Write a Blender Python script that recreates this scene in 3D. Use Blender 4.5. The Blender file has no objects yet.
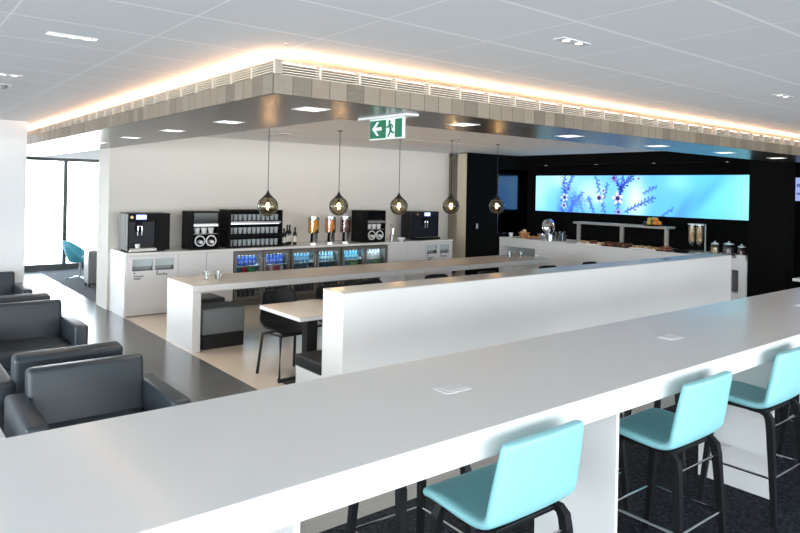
import bpy, bmesh, math, random
import numpy as np
from mathutils import Vector, Matrix
random.seed(7)
S = bpy.context.scene
COL = S.collection
PI = math.pi

# ------------------------------------------------------------------ materials
MATS = {}
def mat(name, col, rough=.5, metal=0., spec=.5, emis=None, estr=0., coat=0., bump=0., bscale=50., var=0., vscale=4.):
    if name in MATS: return MATS[name]
    m = bpy.data.materials.new(name); m.use_nodes = True
    nt = m.node_tree; b = nt.nodes['Principled BSDF']
    b.inputs['Base Color'].default_value = (*col, 1)
    b.inputs['Roughness'].default_value = rough
    b.inputs['Metallic'].default_value = metal
    b.inputs['Specular IOR Level'].default_value = spec
    b.inputs['Coat Weight'].default_value = coat
    b.inputs['Coat Roughness'].default_value = .06
    if emis:
        b.inputs['Emission Color'].default_value = (*emis, 1)
        b.inputs['Emission Strength'].default_value = estr
    tc = nt.nodes.new('ShaderNodeTexCoord')
    if var:
        n = nt.nodes.new('ShaderNodeTexNoise'); n.inputs['Scale'].default_value = vscale; n.inputs['Detail'].default_value = 5
        nt.links.new(tc.outputs['Object'], n.inputs['Vector'])
        mx = nt.nodes.new('ShaderNodeMix'); mx.data_type = 'RGBA'
        mx.inputs[6].default_value = (*[c*(1-var) for c in col], 1)
        mx.inputs[7].default_value = (*[min(1, c*(1+var)) for c in col], 1)
        nt.links.new(n.outputs['Fac'], mx.inputs[0]); nt.links.new(mx.outputs[2], b.inputs['Base Color'])
    if bump:
        n = nt.nodes.new('ShaderNodeTexNoise'); n.inputs['Scale'].default_value = bscale; n.inputs['Detail'].default_value = 4
        nt.links.new(tc.outputs['Object'], n.inputs['Vector'])
        bp = nt.nodes.new('ShaderNodeBump'); bp.inputs['Strength'].default_value = bump; bp.inputs['Distance'].default_value = .01
        nt.links.new(n.outputs['Fac'], bp.inputs['Height']); nt.links.new(bp.outputs['Normal'], b.inputs['Normal'])
    MATS[name] = m
    return m

def N(nt, t, **kw):
    n = nt.nodes.new(t)
    for k, v in kw.items(): setattr(n, k, v)
    return n
def mth(nt, op, a, b=None):
    n = nt.nodes.new('ShaderNodeMath'); n.operation = op
    for i, v in enumerate((a, b)):
        if v is None: continue
        if isinstance(v, (int, float)): n.inputs[i].default_value = v
        else: nt.links.new(v, n.inputs[i])
    return n.outputs[0]
def mixc(nt, fac, a, b):
    n = nt.nodes.new('ShaderNodeMix'); n.data_type = 'RGBA'
    nt.links.new(fac, n.inputs[0])
    for i, v in ((6, a), (7, b)):
        if isinstance(v, tuple): n.inputs[i].default_value = (*v, 1)
        else: nt.links.new(v, n.inputs[i])
    return n.outputs[2]

def grid_mat(name, col, line, px, py, x0, y0, w, rough, var=.04, lineY_w=None, coat=0., spec=.5, tone=.06):
    """tiled surface: seams on an x / y grid, per-tile tone"""
    m = mat(name, col, rough, coat=coat, spec=spec); nt = m.node_tree; b = nt.nodes['Principled BSDF']
    tc = N(nt, 'ShaderNodeTexCoord'); sp = N(nt, 'ShaderNodeSeparateXYZ'); nt.links.new(tc.outputs['Object'], sp.inputs[0])
    ux = mth(nt, 'DIVIDE', mth(nt, 'SUBTRACT', sp.outputs[0], x0), px)
    uy = mth(nt, 'DIVIDE', mth(nt, 'SUBTRACT', sp.outputs[1], y0), py)
    fx = mth(nt, 'ABSOLUTE', mth(nt, 'SUBTRACT', ux, mth(nt, 'ROUND', ux)))
    fy = mth(nt, 'ABSOLUTE', mth(nt, 'SUBTRACT', uy, mth(nt, 'ROUND', uy)))
    lx = mth(nt, 'LESS_THAN', fx, w/px/2); ly = mth(nt, 'LESS_THAN', fy, (lineY_w or w)/py/2)
    ln = mth(nt, 'MAXIMUM', lx, ly)
    cb = N(nt, 'ShaderNodeCombineXYZ'); nt.links.new(mth(nt, 'FLOOR', ux), cb.inputs[0]); nt.links.new(mth(nt, 'FLOOR', uy), cb.inputs[1])
    wn = N(nt, 'ShaderNodeTexWhiteNoise'); nt.links.new(cb.outputs[0], wn.inputs[0])
    ns = N(nt, 'ShaderNodeTexNoise'); ns.inputs['Scale'].default_value = 2.5; ns.inputs['Detail'].default_value = 6
    nt.links.new(tc.outputs['Object'], ns.inputs['Vector'])
    f = mth(nt, 'ADD', mth(nt, 'MULTIPLY', wn.outputs['Value'], .5), mth(nt, 'MULTIPLY', ns.outputs['Fac'], .5))
    c = mixc(nt, f, tuple(x*(1-tone) for x in col), tuple(min(1, x*(1+tone)) for x in col))
    c = mixc(nt, ln, c, line)
    nt.links.new(c, b.inputs['Base Color'])
    return m

def wood_mat(name, axis, width, cols, rough, grain_scale, coat=0.):
    m = mat(name, cols[0], rough, coat=coat); nt = m.node_tree; b = nt.nodes['Principled BSDF']
    tc = N(nt, 'ShaderNodeTexCoord'); sp = N(nt, 'ShaderNodeSeparateXYZ'); nt.links.new(tc.outputs['Object'], sp.inputs[0])
    if axis == 'xy': s = mth(nt, 'ADD', sp.outputs[0], sp.outputs[1])
    else: s = sp.outputs['XYZ'.index(axis)]
    u = mth(nt, 'DIVIDE', s, width)
    wn = N(nt, 'ShaderNodeTexWhiteNoise', noise_dimensions='1D'); nt.links.new(mth(nt, 'FLOOR', u), wn.inputs['W'])
    mp = N(nt, 'ShaderNodeMapping'); mp.inputs['Scale'].default_value = grain_scale
    nt.links.new(tc.outputs['Object'], mp.inputs[0])
    ns = N(nt, 'ShaderNodeTexNoise'); ns.inputs['Scale'].default_value = 6; ns.inputs['Detail'].default_value = 8; ns.inputs['Roughness'].default_value = .65
    nt.links.new(mp.outputs[0], ns.inputs['Vector'])
    f = mth(nt, 'ADD', mth(nt, 'MULTIPLY', wn.outputs['Value'], .55), mth(nt, 'MULTIPLY', ns.outputs['Fac'], .5))
    r = N(nt, 'ShaderNodeValToRGB'); e = r.color_ramp.elements
    e[0].position = .15; e[0].color = (*cols[0], 1); e[1].position = .9; e[1].color = (*cols[-1], 1)
    for i, c in enumerate(cols[1:-1]):
        k = e.new(.15+.75*(i+1)/(len(cols)-1)); k.color = (*c, 1)
    nt.links.new(f, r.inputs[0])
    fr = mth(nt, 'FRACT', u)
    gap = mth(nt, 'LESS_THAN', fr, .012/width*.5)
    c = mixc(nt, gap, r.outputs[0], tuple(x*.75 for x in cols[0]))
    nt.links.new(c, b.inputs['Base Color'])
    return m

def glass_mat(name, tint, refl=.1, rough=.02):
    if name in MATS: return MATS[name]
    m = bpy.data.materials.new(name); m.use_nodes = True; nt = m.node_tree; nt.nodes.clear()
    o = N(nt, 'ShaderNodeOutputMaterial'); t = N(nt, 'ShaderNodeBsdfTransparent'); g = N(nt, 'ShaderNodeBsdfGlossy')
    t.inputs[0].default_value = (*tint, 1); g.inputs['Roughness'].default_value = rough
    lw = N(nt, 'ShaderNodeLayerWeight'); lw.inputs['Blend'].default_value = .25
    f = mth(nt, 'ADD', mth(nt, 'MULTIPLY', lw.outputs['Fresnel'], .6), refl)
    mx = N(nt, 'ShaderNodeMixShader'); nt.links.new(f, mx.inputs[0]); nt.links.new(t.outputs[0], mx.inputs[1]); nt.links.new(g.outputs[0], mx.inputs[2])
    nt.links.new(mx.outputs[0], o.inputs[0]); MATS[name] = m
    return m

def emit(name, col, s):
    return mat(name, (0.02, .02, .02), emis=col, estr=s)

WHITE = mat('white_solid_surface', (.84, .83, .815), .22, spec=.5, coat=.1)
LAM = mat('white_laminate', (.83, .83, .84), .35)
LAM2 = mat('white_door_laminate', (.80, .80, .81), .4)
WALL = mat('warm_white_paint', (.87, .825, .755), .8, var=.015, vscale=2)
WALLC = mat('cool_white_paint', (.83, .84, .85), .8)
BEIGE = mat('beige_paint', (.62, .54, .42), .8)
GREYPAINT = mat('grey_paint', (.45, .45, .45), .5)
BLACKW = mat('black_wall_board', (.0035, .0035, .0035), .8, spec=.08)
BLACKG = mat('black_gloss_glass', (.07, .09, .15), .10, metal=1.)
DKMETAL = mat('dark_window_frame', (.10, .11, .11), .4, metal=.3)
STEEL = mat('brushed_steel', (.55, .55, .55), .3, metal=1.)
CHROME = mat('chrome', (.8, .8, .82), .12, metal=1.)
FRMETAL = mat('grey_fridge_metal', (.24, .23, .215), .4, metal=.6)
BLK = mat('black_plastic', (.005, .005, .0055), .45, spec=.12)
BLKM = mat('matt_black', (.010, .010, .011), .6)
NAVY = mat('blue_black_plastic', (.008, .010, .016), .35, spec=.3)
LEATHER = mat('slate_leather', (.032, .042, .051), .36, spec=.45, bump=.12, bscale=180)
TEAL = mat('aqua_vinyl', (.30, .64, .68), .45, bump=.05, bscale=90)
TEALD = mat('teal_fabric', (.08, .40, .50), .6)
STOOLW = mat('black_stained_wood', (.007, .007, .008), .45, spec=.25)
GREYF = mat('grey_felt', (.20, .215, .225), .8, bump=.2, bscale=300)
DGREYF = mat('dark_grey_felt', (.10, .105, .105), .8, bump=.2, bscale=300)
BLKF = mat('black_upholstery', (.010, .010, .011), .6, bump=.1, bscale=200)
PORC = mat('white_porcelain', (.85, .85, .85), .2)
SILV = mat('silver_shell', (.20, .205, .21), .35, metal=.5)
CLEAR = glass_mat('clear_glass', (.95, .97, .97), .06)
PANE = glass_mat('window_glass', (.97, .985, .99), .03)
SMOKE = glass_mat('smoked_glass', (.80, .765, .69), .05)
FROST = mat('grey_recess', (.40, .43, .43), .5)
WALNUT = mat('light_top_veneer', (.66, .57, .48), .3, coat=.1)

CEIL = grid_mat('ceiling_tiles', (.74, .765, .79), (.93, .94, .95), .70, .59, .536, 1.365, .010, .75, lineY_w=.020, tone=.012)
CEILI = mat('inner_ceiling_paint', (.92, .91, .90), .7)
TILE = grid_mat('dark_floor_tile', (.082, .084, .086), (.045, .045, .045), .6, .6, .56, .3, .005, .24, tone=.10)
TILEB = grid_mat('beige_floor_tile', (.58, .50, .42), (.46, .40, .34), .6, .6, .56, .3, .004, .22, tone=.05)
TILEG = grid_mat('pale_grey_floor_tile', (.27, .265, .255), (.20, .20, .19), .6, .6, .56, .3, .004, .3, tone=.05)
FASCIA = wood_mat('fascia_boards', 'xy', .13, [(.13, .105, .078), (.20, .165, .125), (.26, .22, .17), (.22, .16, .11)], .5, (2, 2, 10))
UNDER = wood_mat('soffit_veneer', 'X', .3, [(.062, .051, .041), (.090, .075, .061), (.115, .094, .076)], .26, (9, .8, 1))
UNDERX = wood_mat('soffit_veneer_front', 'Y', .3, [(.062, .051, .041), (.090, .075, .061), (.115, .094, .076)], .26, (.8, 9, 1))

def carpet(name, a, b_, sc):
    m = mat(name, a, .95, spec=.1); nt = m.node_tree; b = nt.nodes['Principled BSDF']
    tc = N(nt, 'ShaderNodeTexCoord')
    n1 = N(nt, 'ShaderNodeTexNoise'); n1.inputs['Scale'].default_value = sc; n1.inputs['Detail'].default_value = 6
    n2 = N(nt, 'ShaderNodeTexVoronoi'); n2.inputs['Scale'].default_value = sc*2.2
    for n in (n1, n2): nt.links.new(tc.outputs['Object'], n.inputs['Vector'])
    f = mth(nt, 'MULTIPLY', n1.outputs['Fac'], mth(nt, 'ADD', n2.outputs['Distance'], .35))
    r = N(nt, 'ShaderNodeValToRGB'); r.color_ramp.elements[0].position = .2; r.color_ramp.elements[1].position = .75
    r.color_ramp.elements[0].color = (*a, 1); r.color_ramp.elements[1].color = (*b_, 1)
    nt.links.new(f, r.inputs[0]); nt.links.new(r.outputs[0], b.inputs['Base Color'])
    bp = N(nt, 'ShaderNodeBump'); bp.inputs['Strength'].default_value = .5; nt.links.new(n1.outputs['Fac'], bp.inputs['Height']); nt.links.new(bp.outputs[0], b.inputs['Normal'])
    return m
CARPET = carpet('dark_carpet', (.006, .007, .009), (.045, .05, .06), 28)
CARPET2 = carpet('grey_carpet', (.07, .075, .085), (.15, .155, .165), 22)

# ------------------------------------------------------------------ mesh helpers
def bm_box(bm, x0, x1, y0, y1, z0, z1, bev=0., seg=2):
    r = bmesh.ops.create_cube(bm, size=1.)
    vs = r['verts']
    for v in vs:
        v.co = Vector(((x0+x1)/2+v.co.x*(x1-x0), (y0+y1)/2+v.co.y*(y1-y0), (z0+z1)/2+v.co.z*(z1-z0)))
    if bev:
        es = {e for v in vs for e in v.link_edges}
        bmesh.ops.bevel(bm, geom=list(es), offset=bev, segments=seg, affect='EDGES', profile=.5)
    return bm
def box(*a, **k): return bm_box(bmesh.new(), *a, **k)

def lathe(bm, prof, n=24, c=(0, 0, 0), axis='Z'):
    """prof: list of (radius, height)"""
    rings = []
    for r, h in prof:
        ring = []
        for i in range(n):
            a = 2*PI*i/n
            p = (r*math.cos(a), r*math.sin(a), h)
            if axis == 'Y': p = (p[0], -h, p[1])
            if axis == 'X': p = (h, p[0], p[1])
            ring.append(bm.verts.new((c[0]+p[0], c[1]+p[1], c[2]+p[2])))
        rings.append(ring)
    for a, b in zip(rings[:-1], rings[1:]):
        for i in range(n):
            bm.faces.new((a[i], a[(i+1) % n], b[(i+1) % n], b[i]))
    if len(prof) >= 4 and prof[0][0] > 1e-4 and prof[-1][0] > 1e-4 and math.hypot(prof[0][0]-prof[-1][0], prof[0][1]-prof[-1][1]) < .03:
        for i in range(n): bm.faces.new((rings[-1][i], rings[-1][(i+1) % n], rings[0][(i+1) % n], rings[0][i]))
    else:
        if prof[0][0] > 1e-4: bm.faces.new(rings[0][::-1])
        if prof[-1][0] > 1e-4: bm.faces.new(rings[-1])
    return bm

def tube(bm, pts, r, n=8, radii=None, square=False, ref=None):
    pts = [Vector(p) for p in pts]
    rings = []
    for i, p in enumerate(pts):
        if i == 0: t = pts[1]-p
        elif i == len(pts)-1: t = p-pts[i-1]
        else: t = (pts[i+1]-p).normalized()+(p-pts[i-1]).normalized()
        t.normalize()
        rf = Vector(ref) if ref else (Vector((0, 0, 1)) if abs(t.z) < .9 else Vector((0, 1, 0)))
        s = t.cross(rf).normalized(); u = s.cross(t).normalized()
        rr = radii[i] if radii else r
        k = 4 if square else n
        rings.append([bm.verts.new(p+(s*math.cos(2*PI*(j+.5)/k)+u*math.sin(2*PI*(j+.5)/k))*rr*(1.414 if square else 1)) for j in range(k)])
    k = len(rings[0])
    for a, b in zip(rings[:-1], rings[1:]):
        for j in range(k): bm.faces.new((a[j], a[(j+1) % k], b[(j+1) % k], b[j]))
    bm.faces.new(rings[0][::-1]); bm.faces.new(rings[-1])
    return bm

def sheet(bm, rows, th):
    """rows: grid of points -> thick shell (closed)"""
    R, Cn = len(rows), len(rows[0])
    P = [[Vector(p) for p in r] for r in rows]
    top, bot = [], []
    for i in range(R):
        tr, br = [], []
        for j in range(Cn):
            du = P[min(i+1, R-1)][j]-P[max(i-1, 0)][j]; dv = P[i][min(j+1, Cn-1)]-P[i][max(j-1, 0)]
            nrm = du.cross(dv).normalized()
            tr.append(bm.verts.new(P[i][j]+nrm*th/2)); br.append(bm.verts.new(P[i][j]-nrm*th/2))
        top.append(tr); bot.append(br)
    for i in range(R-1):
        for j in range(Cn-1):
            bm.faces.new((top[i][j], top[i+1][j], top[i+1][j+1], top[i][j+1]))
            bm.faces.new((bot[i][j], bot[i][j+1], bot[i+1][j+1], bot[i+1][j]))
    for i in range(R-1):
        bm.faces.new((top[i][0], bot[i][0], bot[i+1][0], top[i+1][0]))
        bm.faces.new((top[i][-1], top[i+1][-1], bot[i+1][-1], bot[i][-1]))
    for j in range(Cn-1):
        bm.faces.new((top[0][j], top[0][j+1], bot[0][j+1], bot[0][j]))
        bm.faces.new((top[-1][j], bot[-1][j], bot[-1][j+1], top[-1][j+1]))
    return bm

def mk(name, bm, m, parent=None, loc=(0, 0, 0), rz=0., smooth=False, sub=0):
    bmesh.ops.recalc_face_normals(bm, faces=bm.faces)
    me = bpy.data.meshes.new(name); bm.to_mesh(me); bm.free()
    if isinstance(m, (list, tuple)):
        for k in m: me.materials.append(k)
    else: me.materials.append(m)
    if smooth:
        for p in me.polygons: p.use_smooth = True
        if not sub:
            try: me.set_sharp_from_angle(angle=math.radians(40))
            except Exception: pass
    o = bpy.data.objects.new(name, me); COL.objects.link(o)
    o.location = loc; o.rotation_euler = (0, 0, rz)
    if parent: o.parent = parent
    if sub:
        md = o.modifiers.new('sub', 'SUBSURF'); md.levels = sub; md.render_levels = sub
    return o
def tag(o, label, cat, group=None, kind=None):
    o['label'] = label; o['category'] = cat
    if group: o['group'] = group
    if kind: o['kind'] = kind
    return o
def thing(name, label, cat, loc=(0, 0, 0), rz=0., group=None):
    o = bpy.data.objects.new(name, None); COL.objects.link(o); o.empty_display_size = .1
    o.location = loc; o.rotation_euler = (0, 0, rz)
    return tag(o, label, cat, group)
def st(name, bm, m, parent=None, **k):
    o = mk(name, bm, m, parent, **k)
    if not parent: o['kind'] = 'structure'
    return o
def dup(root, loc, rz=None, label=None, group=None):
    def cp(o, par):
        c = o.copy(); COL.objects.link(c); c.parent = par
        for ch in o.children: cp(ch, c)
        return c
    r = cp(root, None); r.location = loc
    if rz is not None: r.rotation_euler = (0, 0, rz)
    if label: r['label'] = label
    if group: r['group'] = group
    return r
ORD = ['first', 'second', 'third', 'fourth', 'fifth', 'sixth', 'seventh', 'eighth', 'ninth', 'tenth', 'eleventh', 'twelfth']

def text_mesh(name, body, size, m, parent, loc, rot, align='LEFT', spacing=1.0, bold=.0):
    cu = bpy.data.curves.new(name, 'FONT'); cu.body = body; cu.size = size; cu.align_x = align; cu.extrude = .0006; cu.offset = bold
    cu.space_line = .85*spacing
    t = bpy.data.objects.new(name, cu); COL.objects.link(t)
    dg = bpy.context.evaluated_depsgraph_get(); me = bpy.data.meshes.new_from_object(t.evaluated_get(dg))
    bpy.data.objects.remove(t); bpy.data.curves.remove(cu)
    me.materials.clear(); me.materials.append(m)
    o = bpy.data.objects.new(name, me); COL.objects.link(o); o.location = loc; o.rotation_euler = rot
    o.parent = parent
    return o

# ------------------------------------------------------------------ room shell
ZC = 2.77
XL, XR, YB, YF = -6., 13.3, -4.5, 16.4
st('floor', box(XL, XR, YB, YF+.3, -.20, -.02), TILE)
st('floor', box(XL, 2.96, 3.6, YF, -.02, 0), TILE)
st('floor', box(2.96, XR, 4.45, 11.4, -.02, 0), TILEB)
st('floor', box(XL, 2.96, 3.19, 3.6, -.02, 0), TILEG)
st('floor', box(2.96, XR, 3.19, 4.45, -.02, 0), TILEG)
st('floor', box(XL, XR, YB, 3.19, -.02, 0), CARPET)
st('floor', box(2.96, XR, 11.4, YF, -.02, 0), CARPET2)
CX0, CX1, CY0 = 2.35, 12.6, 4.0
st('ceiling', box(XL, XR, YB, CY0, ZC, ZC+.1), CEIL)
st('ceiling', box(XL, CX0, CY0, YF+.3, ZC, ZC+.1), CEIL)
ic = box(CX0, XR, CY0, 8.38, ZC, ZC+.1); bm_box(ic, CX0, XR, 8.41, YF+.3, ZC, ZC+.1); bm_box(ic, CX0, XR, 8.37, 8.42, ZC+.02, ZC+.1)
st('ceiling', ic, CEILI)
# back wall of the tea point: a thick block, its left end faces the walkway
st('wall_back', box(2.92, 10.07, 10.8, 11.40, 0, ZC), WALL)
st('wall_corridor', box(10.07, 12.2, 12.6, 12.7, 0, ZC), BEIGE)
st('wall_corridor', box(11.4, 11.5, 10.45, 12.6, 0, ZC), BEIGE)
st('wall_black', box(10.0, 12.05, 10.155, 10.45, 0, ZC), BLACKW)
st('trim_1', box(9.985, 9.999, 10.17, 10.44, 0, ZC-.02), BEIGE)
st('wall_right', box(11.95, 12.05, 4.81, 10.155, 0, ZC), BLACKW)
st('wall_right', bm_box(box(11.08, 11.4, 4.25, 4.81, 0, ZC), 11.4, 12.05, 4.66, 4.81, 0, ZC), BLACKW)
st('wall_right', box(12.05, 13.2, 5.3, 5.4, 0, ZC), BLACKW)
st('wall_right', box(13.2, 13.3, -4.5, 5.4, 0, ZC), BLACKW)
st('wall_left', box(XL, 1.69, 10.2, 10.4, 0, ZC), WALLC)
st('wall_behind', box(11, XR, YB-.1, YB, 0, ZC), WALLC)
st('wall_far', box(4.75, 12.2, 15.0, 16.5, 0, ZC), WALLC)

# far window wall, Y = 16.4
def window(n, x0, x1, y, z0, z1, mulls, along='x', pane=True, fixed=.05):
    def B(bm, a0, a1, b0, b1, c0, c1):
        if along == 'x': bm_box(bm, a0, a1, b0, b1, c0, c1, bev=.003)
        else: bm_box(bm, b0, b1, a0, a1, c0, c1, bev=.003)
    bm = bmesh.new(); B(bm, x0, x1, y-.05, y+.05, z0, z0+.13); B(bm, x0, x1, y-.05, y+.05, z1-.07, z1)
    for mx in mulls: B(bm, mx-.04, mx+.04, y-.045, y+.045, z0+.13, z1-.07)
    w = st('window_%d' % n, bm, DKMETAL)
    if pane:
        xs = [x0]+list(mulls)+[x1]
        for a, b in zip(xs[:-1], xs[1:]):
            if b-a < .2: continue
            bm = bmesh.new(); B(bm, a+.04, b-.04, y-.006, y+.006, z0+.13, z1-.07); mk('pane', bm, PANE, w)
    return w
window(1, XL, 4.75, YF, 0, 2.5, [-5, -3.5, -2, -.6, .75, 2.13, 3.50, 4.71])
st('wall_far', box(XL, 4.75, YF-.05, YF+.1, 2.5, ZC), WALLC)
# the glazed side behind and left of the camera that lights the room
window(2, XL, 11, YB, 0, 2.65, [-5.9+1.69*i for i in range(11)])
st('wall_behind', box(XL, 11, YB-.1, YB+.05, 2.65, ZC), WALLC)
window(3, YB, 10.2, XL, 0, 2.65, [-4.4+1.62*i for i in range(10)], along='y')
st('wall_left', box(XL-.1, XL+.05, YB, 10.2, 2.65, ZC), WALLC)
st('wall_left', box(XL-.1, XL, 10.4, YF, 0, ZC), WALLC)

# ------------------------------------------------------------------ soffit ring (one bulkhead): outer X 1.82, Y 3.5
SX, SY, IX, IY, SZ = 1.845, 3.5, 2.93, 4.42, 2.5
soff = bpy.data.objects.new('bulkhead_soffit', None); COL.objects.link(soff); soff.location = (SX, SY, SZ); soff['kind'] = 'structure'
soff.name = 'trim_2'
def sp(name, bm, m, **k):
    bmesh.ops.translate(bm, verts=bm.verts, vec=(-SX, -SY, -SZ)); return mk(name, bm, m, soff, **k)
def ring_prism(zb, zt, ix, iy, inset, xe=13.2, ye=16.35):
    b = bmesh.new(); bm_box(b, ix, xe, iy, iy, zb, zt) if False else None
    return b
sp('fascia', bm_box(box(SX, SX+.02, SY, 16.35, SZ, 2.615), SX+.02, 13.2, SY, SY+.02, SZ, 2.615), FASCIA)
# underside: mitred, veneer runs along each arm
def quad_slab(pts, z0, z1):
    b = bmesh.new(); lo = [b.verts.new((x, y, z0)) for x, y in pts]; hi = [b.verts.new((x, y, z1)) for x, y in pts]
    b.faces.new(lo[::-1]); b.faces.new(hi); n = len(pts)
    for i in range(n): b.faces.new((lo[i], lo[(i+1) % n], hi[(i+1) % n], hi[i]))
    return b
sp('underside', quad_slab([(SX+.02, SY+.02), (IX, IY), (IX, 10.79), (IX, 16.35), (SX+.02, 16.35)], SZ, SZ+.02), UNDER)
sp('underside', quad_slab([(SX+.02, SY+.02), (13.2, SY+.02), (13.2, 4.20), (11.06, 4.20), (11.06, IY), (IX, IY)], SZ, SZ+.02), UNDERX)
sp('inner_face', bm_box(box(IX-.02, IX, IY, 10.79, SZ+.02, ZC), IX, 11.06, IY-.02, IY, SZ+.02, ZC), CEILI)
sp('inner_face', box(IX-.02, IX, 11.41, 16.35, SZ+.02, ZC), CEILI)
CREAM = mat('cream_grille', (.62, .57, .49), .5)
DARKV = mat('vent_backing', (.07, .055, .045), .8)
sp('grille_backing', bm_box(box(SX+.075, SX+.085, SY+.075, 16.35, 2.615, 2.70), SX+.085, 13.2, SY+.075, SY+.085, 2.615, 2.70), DARKV)
sp('top_board', bm_box(box(SX+.02, IX-.02, SY+.02, 16.35, 2.605, 2.615), IX-.02, 13.2, SY+.02, IY-.02, 2.605, 2.615), CREAM)
g = bmesh.new()
for k in range(6):
    z = 2.620+k*.0155
    bm_box(g, SX+.03, SX+.055, SY+.03, 16.35, z, z+.0065); bm_box(g, SX+.055, 13.2, SY+.03, SY+.055, z, z+.0065)
sp('grille_slats', g, CREAM)
g = bmesh.new(); y = SY+.03; k = 0
while y < 16.3:
    bm_box(g, SX+.024, SX+.075, y, y+.016, 2.615, 2.708); y += .30
x = SX+.03+.30
while x < 13.2:
    bm_box(g, x, x+.016, SY+.024, SY+.075, 2.615, 2.708); x += .30
sp('grille_brackets', g, CREAM)
# warm LED strip hidden on top of the grille box, tilted outwards
LED = emit('warm_cove_led', (1., .55, .30), 34.)
def strip(p0, p1, out):
    b = bmesh.new(); o = Vector(out)
    a = [Vector(p0)+o*.0, Vector(p1)+o*.0, Vector(p1)-o*.03+Vector((0, 0, .018)), Vector(p0)-o*.03+Vector((0, 0, .018))]
    d = Vector((0, 0, -.003))
    lo = [b.verts.new(v+d) for v in a]; hi = [b.verts.new(v) for v in a]
    b.faces.new(hi); b.faces.new(lo[::-1])
    for i in range(4): b.faces.new((lo[i], lo[(i+1) % 4], hi[(i+1) % 4], hi[i]))
    return b
def cove(name, p0, p1, out):
    o = sp(name, strip(p0, p1, out), LED); return o
cove('led_strip', (SX+.10, SY+.10, 2.700), (SX+.10, 16.3, 2.700), (-1, 0, 0))
cove('led_strip', (SX+.13, SY+.10, 2.700), (13.1, SY+.10, 2.700), (0, -1, 0))
sp('led_ledge', bm_box(box(SX+.086, SX+.16, SY+.086, 16.35, 2.68, 2.694), SX+.16, 13.2, SY+.086, SY+.16, 2.68, 2.694), CREAM)

# black bulkhead above the buffet
bh = st('trim_3', box(11.65, 11.95, 4.815, 10.155, 2.555, ZC), BLACKW)
for i, y in enumerate((9.5, 8.2, 6.9, 5.5)):
    t = thing('bulkhead_downlight', 'tiny round downlight under the black bulkhead above the picture screen, %s from the left' % ORD[i], 'downlight', (11.8, y, 2.555), group='tiny downlights over the buffet')
    mk('rim', lathe(bmesh.new(), [(.035, -.006), (.035, 0), (.022, 0), (.022, -.006)], 16), STEEL, t)
    mk('lamp', lathe(bmesh.new(), [(.0, -.003), (.021, -.003), (.021, 0)], 12), emit('small_lamp', (1, .93, .85), 4.), t)
    ld = bpy.data.lights.new('buffet_spot', 'SPOT'); ld.energy = 20; ld.spot_size = 1.3; ld.color = (1, .9, .78); ld.shadow_soft_size = .03
    lo = bpy.data.objects.new('buffet_spot', ld); COL.objects.link(lo); lo.parent = t; lo.location = (0, 0, -.03); lo.rotation_euler = (0, math.radians(12), 0)

# ------------------------------------------------------------------ lights in the soffit and ceiling
LAMPW = emit('downlight_diffuser', (1, .96, .88), 2.2)
slots = [(2.42, 4.02, 0), (2.42, 5.37, 0), (2.41, 6.69, 0), (2.43, 8.12, 0), (3.85, 3.97, 1), (5.29, 3.98, 1), (6.95, 4.03, 1), (9.97, 3.96, 1), (2.42, 9.5, 0), (8.46, 3.98, 1)]
for i, (x, y, k) in enumerate(slots):
    where = {0: 'beside the inner corner of the wooden soffit', 1: 'in the left arm of the soffit, nearest the corner', 2: 'in the soffit left arm, second from the corner',
             3: 'in the left arm of the soffit, fourth from the camera', 4: 'in the soffit front arm, right of the exit sign',
             5: 'in the soffit front arm, above the picture screen\'s left half', 6: 'in the soffit front arm, above the picture screen\'s right half', 7: 'in the front arm of the soffit, rightmost in the photo',
             8: 'in the soffit left arm, nearest the windows', 9: 'in the soffit front arm, second from the right end'}[i]
    t = thing('recessed_downlight', 'square recessed light '+where, 'downlight', (x, y, SZ), group='square lights in the wooden soffit')
    f = box(-.10, .10, -.10, -.085, -.004, 0); bm_box(f, -.10, .10, .085, .10, -.004, 0); bm_box(f, -.10, -.085, -.085, .085, -.004, 0); bm_box(f, .085, .10, -.085, .085, -.004, 0)
    mk('frame', f, PORC, t); mk('diffuser', box(-.085, .085, -.085, .085, -.002, 0), LAMPW, t)
    ld = bpy.data.lights.new('downlight_lamp', 'AREA'); ld.energy = 1.6 if k else 8; ld.spread = 1.7; ld.size = .16; ld.color = (1, .9, .76)
    lo = bpy.data.objects.new('downlight_lamp', ld); COL.objects.link(lo); lo.parent = t; lo.location = (0, 0, -.012)

def multi_lamp(x, y, n, rz, label):
    t = thing('ceiling_light', label, 'ceiling light', (x, y, ZC), rz, group='recessed ceiling lights in the tiles')
    P_ = .078 if n == 3 else .11; L = P_*n/2
    f = box(-L-.012, L+.012, -.035, .035, -.004, 0, bev=.002); mk('frame', f, PORC, t)
    for k in range(n):
        cx = -L+P_*(k+.5)
        mk('lamp_ring', lathe(bmesh.new(), [(.030, -.006), (.030, -.004), (.022, -.004), (.022, -.006)], 16, c=(cx, 0, 0)), STEEL, t)
        mk('lamp', lathe(bmesh.new(), [(0, -.0055), (.021, -.0055), (.021, -.004)], 12, c=(cx, 0, 0)), emit('ceiling_lamp', (1, .97, .9), 3.), t)
    ld = bpy.data.lights.new('ceiling_lamp_light', 'AREA'); ld.energy = .6; ld.size = .1; ld.color = (1, .93, .82)
    lo = bpy.data.objects.new('ceiling_lamp_light', ld); COL.objects.link(lo); lo.parent = t; lo.location = (0, 0, -.03)
multi_lamp(.885, 4.05, 3, 0, 'long white ceiling light with three lamps, above the near armchairs')
multi_lamp(.80, 5.86, 3, 0, 'long white ceiling light with three lamps, cut by the left photo edge')
multi_lamp(2.965, 2.225, 2, 0, 'twin lamp ceiling light above the middle of the bar counter')
multi_lamp(5.75, 2.25, 2, 0, 'twin lamp ceiling light near the right photo edge')
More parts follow.
